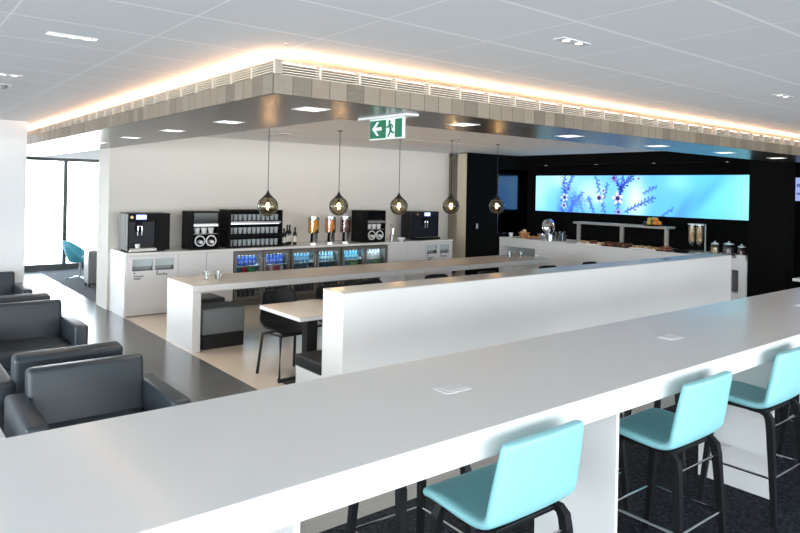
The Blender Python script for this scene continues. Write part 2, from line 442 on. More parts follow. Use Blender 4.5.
def round_dome(x, y, z, label):
    t = thing('ceiling_speaker', label, 'ceiling fitting', (x, y, z), group='small round ceiling fittings')
    mk('plate', lathe(bmesh.new(), [(.055, -.006), (.058, 0)], 20), PORC, t); mk('sensor', lathe(bmesh.new(), [(.0, -.035), (.018, -.030), (.030, -.006)], 16), mat('grey_sensor', (.22, .22, .22), .4), t, smooth=True)
round_dome(.90, 6.50, ZC, 'grey smoke sensor on the tiled ceiling at the left photo edge')
round_dome(7.2, 7.5, ZC, 'small sensor on the inner ceiling beside the fourth pendant cord')
t = thing('ceiling_vent', 'small square vent on the inner ceiling right of the first pendant cord', 'vent', (4.95, 9.1, ZC))
mk('frame', box(-.11, .11, -.11, .11, -.01, 0, bev=.003), PORC, t); mk('louvre', box(-.07, .07, -.07, .07, -.013, -.01), GREYPAINT, t)
t = thing('sprinkler_head', 'tiny sprinkler above the corner of the wooden soffit', 'sprinkler', (1.85, 3.36, ZC))
mk('rose', lathe(bmesh.new(), [(.009, -.003), (.011, 0)], 14), PORC, t); mk('nozzle', lathe(bmesh.new(), [(.005, -.016), (.004, -.003)], 10), STEEL, t)

# ------------------------------------------------------------------ exit sign
GREEN = mat('exit_green', (.005, .13, .06), .4, emis=(.0, .15, .07), estr=.2)
SIGNW = mat('exit_white', (.75, .82, .78), .4, emis=(.8, 1, .92), estr=.12)
t = thing('exit_sign', 'green and white running man exit sign with left arrow hanging from the soffit', 'sign', (3.05, 3.965, SZ))
mk('mounting_plate', box(-.06, .06, -.30, .30, -.018, 0, bev=.005), PORC, t)
mk('panel', box(-.012, .012, -.205, .205, -.175, -.018, bev=.003), SIGNW, t)
mk('green_field', box(-.0150, -.0125, -.004, .197, -.165, -.028), GREEN, t)
mk('green_field', box(-.0150, -.0125, -.197, -.115, -.165, -.028), GREEN, t)
def flat_poly(pts, x0, x1):
    b = bmesh.new(); lo = [b.verts.new((x0, -y, z)) for y, z in pts]; hi = [b.verts.new((x1, -y, z)) for y, z in pts]
    b.faces.new(lo); b.faces.new(hi[::-1]); n = len(pts)
    for i in range(n): b.faces.new((lo[i], lo[(i+1) % n], hi[(i+1) % n], hi[i]))
    return b
ar = [(-.165, -.092), (-.105, -.040), (-.080, -.040), (-.118, -.080), (-.045, -.080), (-.045, -.105), (-.118, -.105), (-.080, -.145), (-.105, -.145)]
mk('arrow', flat_poly(ar, -.0172, -.0151), SIGNW, t)
man = bmesh.new(); MS = .97
lathe(man, [(0, -.001), (.0125, -.001), (.0125, .001), (0, .001)], 14, c=(-.0152, -.045, -.047), axis='X')
def limb(p, q, w):
    tube(man, [(-.0152, -p[0], p[1]), (-.0152, -q[0], q[1])], w, 6)
limb((.047, -.062), (.064, -.100), .010); limb((.045, -.065), (.022, -.085), .005); limb((.022, -.085), (.005, -.080), .0045)
limb((.052, -.066), (.078, -.070), .005); limb((.078, -.070), (.088, -.088), .0045)
limb((.062, -.100), (.080, -.122), .0065); limb((.080, -.122), (.103, -.120), .0055); limb((.060, -.100), (.048, -.125), .0065); limb((.048, -.125), (.026, -.148), .0055)
bmesh.ops.translate(man, verts=man.verts, vec=(0, .0, 0)); bmesh.ops.scale(man, vec=(1, .95, 1.1), verts=man.verts); bmesh.ops.translate(man, verts=man.verts, vec=(0, -.006, .006)); mk('running_figure', man, GREEN, t)

# ------------------------------------------------------------------ long bar counter
bar = thing('bar_counter', 'long white bar height counter crossing the whole foreground', 'counter', (3.5, 1.745, 0))
BX0, BX1 = -.75, 9.3
mk('top', bm_box(bmesh.new(), BX0-3.5, BX1-3.5, 0, .93, .935, 1.05, bev=.004), WHITE, bar)
for x in (-.67, 1.06, 2.81, 4.57, 6.32, 8.07):
    mk('leg_panel', box(x-3.5-.004, x-3.5+.018, .06, .545, 0, .935, bev=.002), WHITE, bar)
    mk('leg_panel', box(x-3.5+.001, x-3.5+.089, .56, .87, 0, .935, bev=.004), WHITE, bar) if False else None
for i, (x, w) in enumerate(((.42, 0), (2.09, 0), (3.98, 0), (6.10, 0))):
    t = thing('power_outlet', 'white flush power outlet cover on the bar top, %s' % ['hidden end', 'behind the nearest aqua stool', 'behind the middle aqua stool', 'cut by the right photo edge'][i], 'outlet', (x, 2.19, 1.05), group='outlet covers in the bar top') if i else None
    if t:
        mk('cover_plate', box(-.075, .075, -.05, .05, 0, .002), LAM, t); mk('flap', box(-.045, .045, -.03, .03, .002, .003), LAM, t)

# ------------------------------------------------------------------ bar stools (faces +Y)
def make_stool(label):
    t = thing('bar_stool', label, 'bar stool', group='aqua bar stools at the long counter')
    path = [(.245, .672, .238), (.21, .694, .248), (.08, .688, .254), (-.05, .680, .260), (-.120, .684, .265), (-.167, .708, .268), (-.190, .762, .266), (-.207, .85, .259), (-.224, .945, .250), (-.238, 1.018, .242), (-.240, 1.030, .234)]
    rows = []
    for y, z, hw in path:
        r = []
        for k in range(9):
            u = -1+k/4
            ed = abs(u)**3
            r.append((u*hw, y+(.02*(u*u) if z > .75 else 0.) - (.012*ed if y > .19 else 0), z+(.010*ed if z < .74 else -.006*ed*(z > 1.0))))
        rows.append(r)
    b = sheet(bmesh.new(), rows, .044)
    s = mk('seat_shell', b, TEAL, t, smooth=True, sub=2)
    mk('seat_frame', box(-.185, .185, -.135, .19, .636, .656, bev=.004), STOOLW, t)
    for sx in (-1, 1):
        b = bmesh.new(); tube(b, [(sx*.19, .155, .655), (sx*.195, .175, .60), (sx*.225, .235, 0)], .017, radii=[.014, .020, .013], square=True, ref=(1, 0, 0)); mk('leg', b, STOOLW, t, smooth=False)
        b = bmesh.new(); tube(b, [(sx*.185, -.04, .648), (sx*.190, -.11, .652), (sx*.198, -.145, .645), (sx*.202, -.165, .620), (sx*.205, -.173, .57), (sx*.232, -.215, 0)], .017, radii=[.010, .013, .017, .020, .020, .013], square=True, ref=(1, 0, 0)); mk('leg', b, STOOLW, t)
    def P(sx, sy, z):
        f = 1-z/.60
        return (sx*(.197+.03*f), (.176+.058*f) if sy > 0 else -(.172+.042*f), z)
    for (a, c) in (((-1, -1), (1, -1)), ((-1, 1), (1, 1)), ((-1, -1), (-1, 1)), ((1, -1), (1, 1))):
        z = .27
        b = tube(bmesh.new(), [P(a[0], a[1], z), P(c[0], c[1], z)], .0075, 8); mk('footrest', b, CHROME, t, smooth=True)
    b = tube(bmesh.new(), [P(-1, -1, .57), P(1, -1, .57)], .006, 8); mk('crossbar', b, CHROME, t, smooth=True)
    return t
stx = [2.065, 3.36, 4.44, 5.66, 6.9]
s0 = make_stool('aqua bar stool nearest the camera with its back fully in view'); s0.location = (stx[0], 1.86, 0)
nl = ['', 'aqua bar stool in the middle of the near row, second from the left', 'aqua bar stool cut by the right photo edge with seat showing', 'fourth near side stool, beyond the right edge, only its legs in view', '']
for i in (1, 2, 3): dup(s0, (stx[i], 1.86, 0), label=nl[i])
fl = ['bar stool on the far side of the counter opposite the nearest aqua stool', 'bar stool on the far side opposite the middle aqua stool', 'bar stool on the far side opposite the third aqua stool', 'bar stool on the far side near the right photo edge']
for i in range(4): dup(s0, (stx[i]+.03, 2.47, 0), PI+.04*(i-1), label=fl[i])

# ------------------------------------------------------------------ low partition, banquette, tables, chairs, island
SHADETOP = mat('white_top_painted_shade', (.58, .53, .48), .26)  # dimmer light on the upward white faces, painted as a darker warm colour
t = thing('partition', 'white chest-high dividing partition behind the bar counter', 'partition', (6.4, 4.47, 0))
mk('body', box(-3.37, 3.38, 0, .31, 0, 1.094, bev=.003), WHITE, t)
mk('cap', box(-3.37, 3.38, 0, .31, 1.095, 1.1), SHADETOP, t)  # thin layer that carries the painted shade of the white partition top
mk('cap_outlet', box(1.80, 1.95, .13, .20, 1.1, 1.103), BLK, t)
t = thing('banquette', 'black cushioned bench with white plinth along the back of the partition', 'bench', (6.4, 5.0, 0))
mk('plinth', box(-3.37, 3.38, -.215, .21, 0, .35, bev=.003), LAM, t)
mk('seat_cushion', box(-3.37, 3.38, -.215, .24, .352, .455, bev=.02, seg=3), BLKF, t)

def make_table(label):
    t = thing('dining_table', label, 'table', group='tables between the banquette and the island')
    mk('tabletop', box(-.35, .35, -.4, .4, .71, .746, bev=.002), WHITE, t)
    mk('veneer_surface', box(-.35, .35, -.4, .4, .7465, .75), WALNUT, t)
    mk('pedestal', box(-.06, .06, -.05, .05, .012, .71, bev=.004), BLKM, t); mk('base_plate', box(-.22, .22, -.25, .25, 0, .012, bev=.003), BLKM, t)
    return t
tb0 = make_table('white topped table at the left end of the partition'); tb0.location = (3.48, 5.725, 0)
for i, x in enumerate((4.45, 5.78, 6.7, 7.93, 9.0)):
    dup(tb0, (x, 5.725, 0), label='table hidden behind the partition, %s from the left end' % ORD[i+1])

def make_chair(label):       # faces -Y
    t = thing('dining_chair', label, 'chair', group='black chairs between the partition and the island')
    path = [(-.235, .455, .195), (-.21, .470, .21), (-.10, .460, .222), (.04, .452, .228), (.13, .468, .232), (.185, .52, .232), (.212, .60, .228), (.230, .70, .220), (.243, .79, .216), (.250, .838, .198), (.252, .854, .165)]
    rows = []
    for y, z, hw in path:
        r = []
        for k in range(9):
            u = -1+k/4; up = min(1, max(0, (z-.5)/.15))
            r.append((u*hw, y-.075*u*u*up, z+.05*(1-up)*abs(u)**2.5*(1 if y > -.2 else .3)))
        rows.append(r)
    mk('seat_shell', sheet(bmesh.new(), rows, .022), BLKM, t, smooth=True, sub=2)
    for sx in (-1, 1):
        mk('leg', tube(bmesh.new(), [(sx*.17, -.17, .445), (sx*.205, -.215, .43), (sx*.225, -.235, 0)], .0155, 8), BLKM, t, smooth=True)
        mk('leg', tube(bmesh.new(), [(sx*.17, .10, .435), (sx*.20, .15, .42), (sx*.225, .20, 0)], .0155, 8), BLKM, t, smooth=True)
    mk('seat_frame', tube(bmesh.new(), [(-.17, -.17, .44), (.17, -.17, .44), (.17, .11, .432), (-.17, .11, .432), (-.17, -.16, .44)], .010, 8), BLKM, t)
    mk('floor_rail', tube(bmesh.new(), [(-.225, -.235, .012), (.225, -.235, .014)], .015, 8), BLKM, t)
    return t
ch0 = make_chair('black dining chair at the left table, the one seen whole'); ch0.location = (3.45, 6.13, 0); ch0.rotation_euler = (0, 0, .05)
cl = ['black chair whose top just shows above the left end of the partition', 'black chair showing over the partition, third from the left', 'black chair with rounded back over the partition left of the fourth pendant', 'black chair over the partition below the fourth pendant', 'black chair over the partition near the right end of the island', 'black chair over the partition, rightmost of the row']
for (x, y, r), l in zip(((4.10, 6.12, -.03), (4.70, 6.20, .06), (5.78, 6.22, 0), (6.62, 6.12, .05), (7.93, 6.14, -.04), (9.0, 6.15, .03)), cl): dup(ch0, (x, y, 0), r, l)

t = thing('island_table', 'long white waterfall-edged island table under the pendant lamps', 'table', (6.25, 7.93, 0))
mk('top', box(-3.27, 3.27, -.42, .42, .70, .774, bev=.003), WHITE, t)
mk('top_shade_layer', box(-3.27, 3.27, -.42, .42, .775, .78), SHADETOP, t)  # white island top again, its shade put into this layer's colour
for x in (-3.27, 3.17, 0): mk('end_panel', box(x, x+.10, -.42 if x else -.3, .42 if x else .3, 0, .699, bev=.003), WHITE, t)
def glass_bm(r, h): return lathe(bmesh.new(), [(.0, .0), (r*.75, 0), (r, h), (r*.93, h), (r*.68, .006), (0, .006)], 20)
gl0 = mk('water_glass', glass_bm(.038, .10), CLEAR, loc=(3.30, 7.92, .78), smooth=True); tag(gl0, 'left one of two clear glasses on the near end of the island', 'glass', 'glasses on the island')
dup(gl0, (3.45, 7.90, .78), label='right one of two clear glasses on the near end of the island')
gg = dup(gl0, (9.0, 8.02, .78), label='clear glass on the far right end of the island, left one', group='glasses on the island'); dup(gl0, (9.22, 7.95, .78), label='clear glass on the far right end of the island, right one')
tg = mk('salt_dish', lathe(bmesh.new(), [(0, 0), (.035, 0), (.045, .04), (.036, .04), (.03, .008), (0, .008)], 18), PORC, loc=(9.42, 7.75, .78), smooth=True); tag(tg, 'small white dish at the right tip of the island', 'dish')

def ottoman(x, y, w, d, label, c, rz=0):
    t = thing('ottoman', label, 'ottoman', (x, y, 0), rz, group='upholstered stools under the island')
    mk('base', box(-w/2+.004, w/2-.004, -d/2+.004, d/2-.004, 0, .17, bev=.015, seg=3), BLKF, t)
    mk('cushion', box(-w/2, w/2, -d/2, d/2, .171, .47, bev=.022, seg=3), c, t, smooth=True)
    mk('piping', tube(bmesh.new(), [(-w/2+.02, -d/2-.001, .448), (w/2-.02, -d/2-.001, .448), (w/2+.001, -d/2+.02, .448), (w/2+.001, d/2-.02, .448)], .004, 6), c, t)
ottoman(3.39, 7.80, .54, .50, 'grey and black ottoman under the left end of the island', GREYF)
ottoman(3.52, 8.55, .46, .46, 'darker grey ottoman behind the front one under the island', DGREYF)

# ------------------------------------------------------------------ pendants
BULB = emit('glowing_filament', (1., .52, .24), 60.)
BULBG = mat('bulb_glow', (.9, .8, .6), .3, emis=(1, .72, .4), estr=2.2)
def make_pendant(label):
    t = thing('pendant_lamp', label, 'pendant lamp', group='smoked glass globe pendants above the island')
    mk('ceiling_rose', lathe(bmesh.new(), [(.02, 1.065), (.045, 1.075)], 18), BLKM, t)
    mk('cord', tube(bmesh.new(), [(0, 0, .16), (0, 0, 1.07)], .0045, 6), BLKM, t)
    R = .137; pr = [(0, -R)]
    for k in range(1, 15): a = -PI/2+k*PI/2*1.62/14; pr.append((R*math.cos(a), R*math.sin(a)))
    pr += [(.055, .133), (.036, .148), (.022, .168)]
    mk('globe', lathe(bmesh.new(), pr+[(r-.003 if r > .003 else 0, h-(.003 if h > .1 else -.003)) for r, h in pr[::-1]], 32), SMOKE, t, smooth=True)
    mk('cap', lathe(bmesh.new(), [(.068, .119), (.056, .134), (.037, .149), (.023, .17), (.010, .20), (.005, .215)], 24), BLKM, t, smooth=True)
    mk('lamp_holder', lathe(bmesh.new(), [(.016, .05), (.018, .12)], 14), BLKM, t)
    b = mk('bulb', lathe(bmesh.new(), [(0, -.05), (.024, -.045), (.036, -.02), (.034, .0), (.016, .03), (.014, .05)], 18), glass_mat('bulb_glass', (1, .93, .8), .05), t, smooth=True)
    f = bmesh.new(); tube(f, [(0, 0, -.045), (0, 0, .045)], .008, 6); tube(f, [(-.026, .0, -.004), (.026, .0, -.004)], .007, 6); tube(f, [(0, -.026, -.004), (0, .026, -.004)], .007, 6)
    mk('filament', f, BULB, b)
    ld = bpy.data.lights.new('filament_light', 'POINT'); ld.energy = 9.0; ld.color = (1, .74, .46); ld.shadow_soft_size = .03
    lo = bpy.data.objects.new('filament_light', ld); COL.objects.link(lo); lo.parent = t; lo.location = (0, 0, -.015)
    return t
px = [4.14, 5.26, 6.36, 7.45, 8.54]
pl = ['leftmost globe pendant, in front of the glass rack', 'second globe pendant from the left, above the juice dispensers', 'middle globe pendant, left of the right coffee machine', 'fourth globe pendant, against the beige corridor', 'rightmost globe pendant, against the black wall']
p0 = make_pendant(pl[0]); p0.location = (px[0], 7.93, 1.695)
for i in range(1, 5): dup(p0, (px[i], 7.93, 1.695), label=pl[i])

# ------------------------------------------------------------------ tea point counter
CXO = 2.95
def cab(name, label, x0, x1):
    return thing(name, label, 'cabinet', (x0, 10.0, 0), group='cabinets along the tea point'), x1-x0
worktop = mk('worktop', box(0, 6.51, -.01, .79, 0, .04, bev=.002), WHITE, loc=(CXO, 10.0, .90)); tag(worktop, 'continuous white worktop of the tea point with machines on it', 'worktop')
def bin_cab(x0, x1, label, cx, texts):
    t, w = cab('bin_cabinet', label, x0, x1)
    b = bmesh.new()
    bm_box(b, 0, .03, .022, .79, 0, .899); bm_box(b, w-.03, w, .022, .79, 0, .899); bm_box(b, .03, w-.03, .022, .79, 0.02, .10); bm_box(b, .03, w-.03, .77, .79, .1, .899); bm_box(b, .03, w-.03, .022, .77, .87, .899)
    mk('carcass', b, LAM, t)
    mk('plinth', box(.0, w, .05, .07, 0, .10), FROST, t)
    d = bmesh.new()
    (a0, a1), (c0, c1) = cx; z0, z1 = .68, .845
    bm_box(d, .032, w-.003, 0, .02, .105, z0); bm_box(d, .032, w-.003, 0, .02, z1, .895)
    bm_box(d, .032, a0, 0, .02, z0, z1); bm_box(d, a1, c0, 0, .02, z0, z1); bm_box(d, c1, w-.003, 0, .02, z0, z1)
    dr = mk('door', d, LAM2, t)
    for a, e in cx:
        f = bmesh.new(); bm_box(f, a, e, .10, .11, z0, z1); bm_box(f, a, e, .02, .11, z0-.01, z0); mk('chute', f, FROST, dr)
        k = mk('flap', box(a, e, .035, .042, z0+.055, z1), mat('chute_acrylic', (.62, .70, .72), .2), dr)
        mk('chute_lip', box(a, e, -.003, .02, z0-.006, z0+.006), DKMETAL, dr)
    for body, tx, tz in texts:
        text_mesh('lettering', body, .043, BLKM, dr, (tx, -.002, tz), (PI/2, 0, 0), bold=.0006)
    for a, e in cx: mk('symbol', lathe(bmesh.new(), [(0, 0), (.012, 0), (.012, .001), (0, .001)], 12, c=(a+.03, -.001, .645), axis='Y'), BLKM, dr)
    return t
bin_cab(2.95, 3.73, 'bin cabinet with two slots and lettering at the left end of the tea point', ((.10, .40), (.43, .71)), (('General\nwaste', .12, .585), ('Recycling', .45, .60)))
def plain_cab(x0, x1, label):
    t, w = cab('base_cabinet', label, x0, x1)
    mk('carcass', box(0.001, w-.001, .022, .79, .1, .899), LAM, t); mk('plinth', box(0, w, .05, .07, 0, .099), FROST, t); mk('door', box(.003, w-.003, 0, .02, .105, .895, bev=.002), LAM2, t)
plain_cab(3.73, 4.18, 'plain white cabinet right of the left bin cabinet'); plain_cab(4.18, 4.63, 'plain white cabinet left of the fridges')
plain_cab(7.78, 8.24, 'plain white cabinet right of the fridges'); plain_cab(8.24, 8.70, 'plain white cabinet left of the right bin cabinet')
bin_cab(8.70, 9.46, 'bin cabinet with two slots at the right end of the tea point', ((.06, .34), (.41, .67)), (('General\nwaste', .08, .585), ('Recycling', .43, .60)))

# fridges
FRI = mat('fridge_interior', (.35, .38, .40), .4)
SHELFL = emit('fridge_led', (.65, .88, 1.), 22.)
fx = [(4.64, 5.67), (5.69, 6.70), (6.72, 7.76)]
fn = ['left', 'middle', 'right']
colsets = [[((.03, .10, .45), 'blue'), ((.05, .12, .5), 'blue')], [((.10, .28, .45), 'pale blue'), ((.25, .45, .6), 'clear blue')], [((.12, .40, .65), 'light blue'), ((.65, .70, .72), 'white')]]
def bottle_bm(r, h):
    return lathe(bmesh.new(), [(0, 0), (r, 0), (r, h*.62), (r*.5, h*.78), (r*.38, h*.82), (r*.38, h*.93)], 12)
proto_b, proto_c = {}, {}
def bottle(name, color, colname, loc, label, group, r=.031, h=.21):
    key = (name, colname, r)
    if key not in proto_b:
        t = thing(name, label, 'bottle' if 'bottle' in name else 'can', loc, group=group)
        m = mat(colname.replace(' ', '_')+'_drink_'+name, color, .25)
        if 'bottle' in name:
            mk('body', bottle_bm(r, h), m, t, smooth=True); mk('cap', lathe(bmesh.new(), [(r*.45, h*.93), (r*.45, h)], 12), PORC, t)
            mk('bottle_label', lathe(bmesh.new(), [(r*1.015, h*.25), (r*1.015, h*.5)], 12), mat(colname.replace(' ', '_')+'_paper', tuple(min(1, c*1.6+.25) for c in color), .5), t, smooth=True)
        else:
            mk('body', lathe(bmesh.new(), [(r*.8, 0), (r, .008), (r, h-.012), (r*.82, h)], 14), m, t, smooth=True); mk('rim', lathe(bmesh.new(), [(r*.8, h), (r*.84, h+.003), (r*.6, h+.001)], 14), STEEL, t)
        proto_b[key] = t; return t
    return dup(proto_b[key], loc, label=label, group=group)
for fi, (x0, x1) in enumerate(fx):
    w = x1-x0
    t = thing('glass_door_fridge', '%s one of three undercounter drinks fridges with two glass doors' % fn[fi], 'fridge', (x0, 10.0, 0), group='drinks fridges under the tea point worktop')
    b = bmesh.new(); bm_box(b, 0, .03, .035, .78, .0, .885); bm_box(b, w-.03, w, .035, .78, 0, .885); bm_box(b, .03, w-.03, .035, .78, .86, .885); bm_box(b, .03, w-.03, .035, .78, .0, .10); bm_box(b, .03, w-.03, .76, .78, .10, .86); bm_box(b, w/2-.015, w/2+.015, .04, .10, .10, .86)
    mk('body', b, FRMETAL, t)
    mk('liner', bm_box(box(.031, w-.031, .745, .758, .101, .859), .031, w-.031, .1, .744, .848, .859), FRI, t)
    mk('interior_lamp', box(.06, w-.06, .12, .15, .830, .847), SHELFL, t)
    mk('shelf', box(.032, w-.032, .08, .74, .634, .640), mat('wire_shelf', (.5, .5, .5), .4), t); mk('shelf', box(.032, w-.032, .08, .74, .45, .456), MATS['wire_shelf'], t)
    mk('vent_grille', bm_box(bm_box(bm_box(box(.04, w-.04, .02, .034, .015, .03), .04, w-.04, .02, .034, .04, .05), .04, w-.04, .02, .034, .06, .07), .04, w-.04, .02, .034, .08, .09), FRMETAL, t)
    for k in range(2):
        a0, a1 = k*w/2+.006, (k+1)*w/2-.006
        b = bmesh.new(); bm_box(b, a0, a0+.045, 0, .032, .105, .875); bm_box(b, a1-.045, a1, 0, .032, .105, .875); bm_box(b, a0+.045, a1-.045, 0, .032, .825, .875); bm_box(b, a0+.045, a1-.045, 0, .032, .105, .150)
        d = mk('door', b, FRMETAL, t); mk('glass', box(a0+.045, a1-.045, .012, .018, .150, .825), CLEAR, d)
        mk('handle', box((a1-.03 if k == 0 else a0+.01), (a1-.01 if k == 0 else a0+.03), -.014, 0, .45, .78, bev=.003), STEEL, d)
        side = 'left' if k == 0 else 'right'
        c, cn = colsets[fi][k]
        for j in range(6):
            xx = x0+a0+.085+j*(a1-a0-.17)/5
            bottle('drink_bottle', c, cn, (xx, 10.16, .6405), '%s drink bottle, %s on the top shelf, %s door of the %s fridge' % (cn, ORD[j], side, fn[fi]), 'bottles in the %s fridge' % fn[fi], h=.175)
        cans = [((.02, .10, .15), 'teal'), ((.02, .25, .3), 'turquoise'), ((.45, .03, .05), 'red'), ((.35, .04, .08), 'crimson'), ((.02, .35, .12), 'green'), ((.05, .3, .15), 'dark green')]
        if fi == 1: cans = [((.03, .12, .2), 'navy')]*6
        if fi == 2: cans = [((.1, .3, .35), 'sea blue')]*3+[((.08, .3, .12), 'leaf green')]*3
        for j in range(6):
            cc = cans[j] if not (fi == 0 and k == 1) else [cans[2], cans[3], ((.6, .6, .6), 'silver'), cans[2], cans[3], ((.6, .6, .6), 'silver')][j]
            xx = x0+a0+.085+j*(a1-a0-.17)/5
            bottle('drink_can', cc[0], cc[1], (xx, 10.15, .4565), '%s drink can, %s on the middle shelf, %s door of the %s fridge' % (cc[1], ORD[j], side, fn[fi]), 'cans in the %s fridge' % fn[fi], h=.155, r=.033)
        for j in range(5):
            xx = x0+a0+.09+j*(a1-a0-.18)/4
            bottle('drink_can', (.03, .05, .08), 'dark', (xx, 10.17, .1005), 'dark drink can, %s on the fridge floor, %s door of the %s fridge' % (ORD[j], side, fn[fi]), 'cans in the %s fridge' % fn[fi], h=.14, r=.031)

# ---- machines on the worktop, z = .94
ZT = .94
BLUED = emit('blue_display', (.35, .45, 1.), 2.6)
SCRW = emit('white_display_icons', (.9, .92, 1.), 2.2)
def coffee(x0, x1, label, left=True):
    w = x1-x0
    t = thing('coffee_machine', label, 'coffee machine', (x0, 10.12, ZT), group='coffee machines on the tea point')
    b = bmesh.new(); s = w*.66 if left else w*.99
    bm_box(b, 0, w, .07, .40, .02, .575, bev=.008); bm_box(b, s, w, 0.012, .07, .02, .575, bev=.004); 
    if left: bm_box(b, 0, .03, .0, .07, .02, .575, bev=.004)
    bm_box(b, .03, s, .0, .07, .455, .575, bev=.004)
    mk('body', b, BLK if left else NAVY, t)
    if left:
        mk('side_trim', box(.0, .012, -.003, .0, .02, .57), FRMETAL, t)
    mk('front_panel', box(.03, s, .045, .069, .06, .45, bev=.003), NAVY, t)
    dx = .13 if left else w*.42
    d = mk('display', box(dx, dx+.15, -.003, .001, .485, .555), BLUED, t); mk('display_icons', box(dx+.02, dx+.13, -.005, -.003, .51, .53), SCRW, d)
    mk('dial', lathe(bmesh.new(), [(0, 0), (.026, 0), (.022, .014), (0, .014)], 18, c=(dx-.065 if left else .10, -.002, .52), axis='Y'), mat('copper_dial', (.5, .32, .18), .3, metal=.8), t, smooth=True)
    sx = .185 if left else w*.48
    sp_ = mk('spout', bm_box(box(sx-.055, sx+.055, -.01, .045, .30, .40, bev=.012), sx-.035, sx+.035, .0, .04, .40, .455), BLK, t)
    ny = bmesh.new(); tube(ny, [(sx-.03, -.012, .385), (sx-.03, -.016, .33), (sx-.03, -.004, .245)], .007); tube(ny, [(sx+.03, -.012, .385), (sx+.03, -.016, .33), (sx+.03, -.004, .245)], .007); tube(ny, [(sx-.03, -.013, .385), (sx+.03, -.013, .385)], .007)
    mk('nozzle', ny, CHROME, sp_, smooth=True)
    mk('drip_tray', box(.03, s-.005, -.06, .045, .012, .055, bev=.005), STEEL if left else BLK, t)
    mk('tray_grate', box(.05, s-.02, -.045, .04, .055, .059), mat('warm_steel', (.6, .5, .36), .35, metal=.8), t)
    for fx_ in (.04, w-.06):
        mk('foot', lathe(bmesh.new(), [(.02, 0), (.018, .02)], 12, c=(fx_, .12, 0)), BLK, t)
        mk('foot', lathe(bmesh.new(), [(.02, 0), (.018, .02)], 12, c=(fx_, .35, 0)), BLK, t)
    return t
coffee(3.0, 3.64, 'black coffee machine at the left end of the tea point')
coffee(8.50, 9.18, 'black coffee machine at the right end of the tea point', left=False)
c0 = mk('espresso_cup', lathe(bmesh.new(), [(0, 0), (.028, 0), (.040, .06), (.034, .06), (.022, .006), (0, .006)], 18), PORC, smooth=True)
c0.location = (3.155, 10.115, ZT+.0595); tag(c0, 'small cup on the drip tray of the left coffee machine', 'cup')

cup_me = lathe(bmesh.new(), [(0, 0), (.035, 0), (.052, .09), (.046, .09), (.03, .008), (0, .008)], 20)
cup0 = mk('white_cup', cup_me, PORC, smooth=True)
first_cup = [True]
def warmer(x0, x1, which, lab):
    w = x1-x0; D = .38
    t = thing('cup_warmer', lab, 'cup warmer', (x0, 10.12, ZT), group='black cup warmers on the tea point')
    H = .60; xo = w-.42
    b = bmesh.new()
    bm_box(b, 0, xo, 0, D, 0, H, bev=.006); bm_box(b, w-.02, w, 0, D, 0, H, bev=.004); bm_box(b, xo, w-.02, 0, D, H-.02, H); bm_box(b, xo, w-.02, 0, D, 0, .03); bm_box(b, xo, w-.02, D-.02, D, .03, H-.02)
    mk('housing', b, BLK, t)
    mk('top_bow', lathe(bmesh.new(), [(0, 0), (.01, 0), (.01, .001), (0, .001)], 6, c=(w/2, .2, H)), BLK, t)
    for z in (.235, .40): mk('shelf', box(xo, w-.02, .01, D-.02, z, z+.012), FRMETAL, t)
    mk('front_lip', box(xo, w-.02, 0, .01, .36, .40), STEEL, t)
    mk('upper_door', box(xo+.005, w-.025, .004, .012, .42, H-.025), mat('dark_glass', (.006, .006, .007), .1, spec=.3), t)
    for k in range(3):
        xx = x0+xo+.085+k*.116
        loc = (xx, 10.12+.09, ZT+.2475)
        lb = 'white cup, %s of three on the middle shelf of the %s cup warmer' % (ORD[k], which)
        if first_cup[0]:
            cup0.location = loc; tag(cup0, lb, 'cup', 'white cups in the cup warmers'); first_cup[0] = False
        else: dup(cup0, loc, label=lb)
    for k in range(2):
        xx = x0+xo+.115+k*.185
        s = thing('cup_and_ring', 'round white-rimmed dispenser tube with a cup showing, %s one of the %s cup warmer' % (['left', 'right'][k], which), 'cup dispenser', (xx, 10.14, ZT+.1325), group='round cup tubes of the cup warmers')
        s.name = 'cup_dispenser'
        mk('rim', lathe(bmesh.new(), [(.070, 0), (.086, 0), (.090, -.012), (.086, -.02), (.070, -.02)], 28, axis='Y'), PORC, s, smooth=True)
        mk('tube', lathe(bmesh.new(), [(0, -.10), (.069, -.10), (.069, -.01), (.064, -.01), (.064, -.09), (0, -.09)], 24, axis='Y'), BLK, s)
        mk('cup', lathe(bmesh.new(), [(0, .012), (.026, .008), (.034, -.03), (.034, -.089)], 20, c=(.018, 0, -.02), axis='Y'), PORC, s, smooth=True)
warmer(3.96, 4.43, 'left', 'black cup warmer right of the left coffee machine')
warmer(7.26, 7.80, 'right', 'black cup warmer right of the juice dispensers')

# glass rack
rx0, rx1 = 4.60, 5.57; w = rx1-rx0
t = thing('glass_rack', 'wide black glass rack with rows of tumblers', 'glass rack', (rx0, 10.12, ZT))
b = bmesh.new(); bm_box(b, 0, .03, 0, .4, 0, .62); bm_box(b, w-.03, w, 0, .4, 0, .62); bm_box(b, .03, w-.03, 0, .4, .595, .62); bm_box(b, .03, w-.03, 0, .4, 0, .025); bm_box(b, .03, w-.03, .38, .4, .025, .595)
mk('housing', b, BLK, t)
for z, nm in ((.21, 'a'), (.43, 'b')): mk('shelf', box(.03, w-.03, .015, .38, z, z+.014), BLK, t); 
mk('shelf_rail', box(.03, w-.03, .0, .014, .395, .43), STEEL, t); mk('shelf_rail', box(.03, w-.03, .0, .014, .17, .21), BLK, t)
mk('rack_lamp', box(.05, w-.05, .03, .05, .385, .394), emit('rack_led', (.85, .93, 1), 3.), t)
tum = mk('tumbler', glass_bm(.037, .10), mat('tumbler_glass', (.38, .42, .44), .12, spec=.9), smooth=True); firstt = True
rows = [(.026, 'bottom'), (.225, 'middle'), (.445, 'top')]
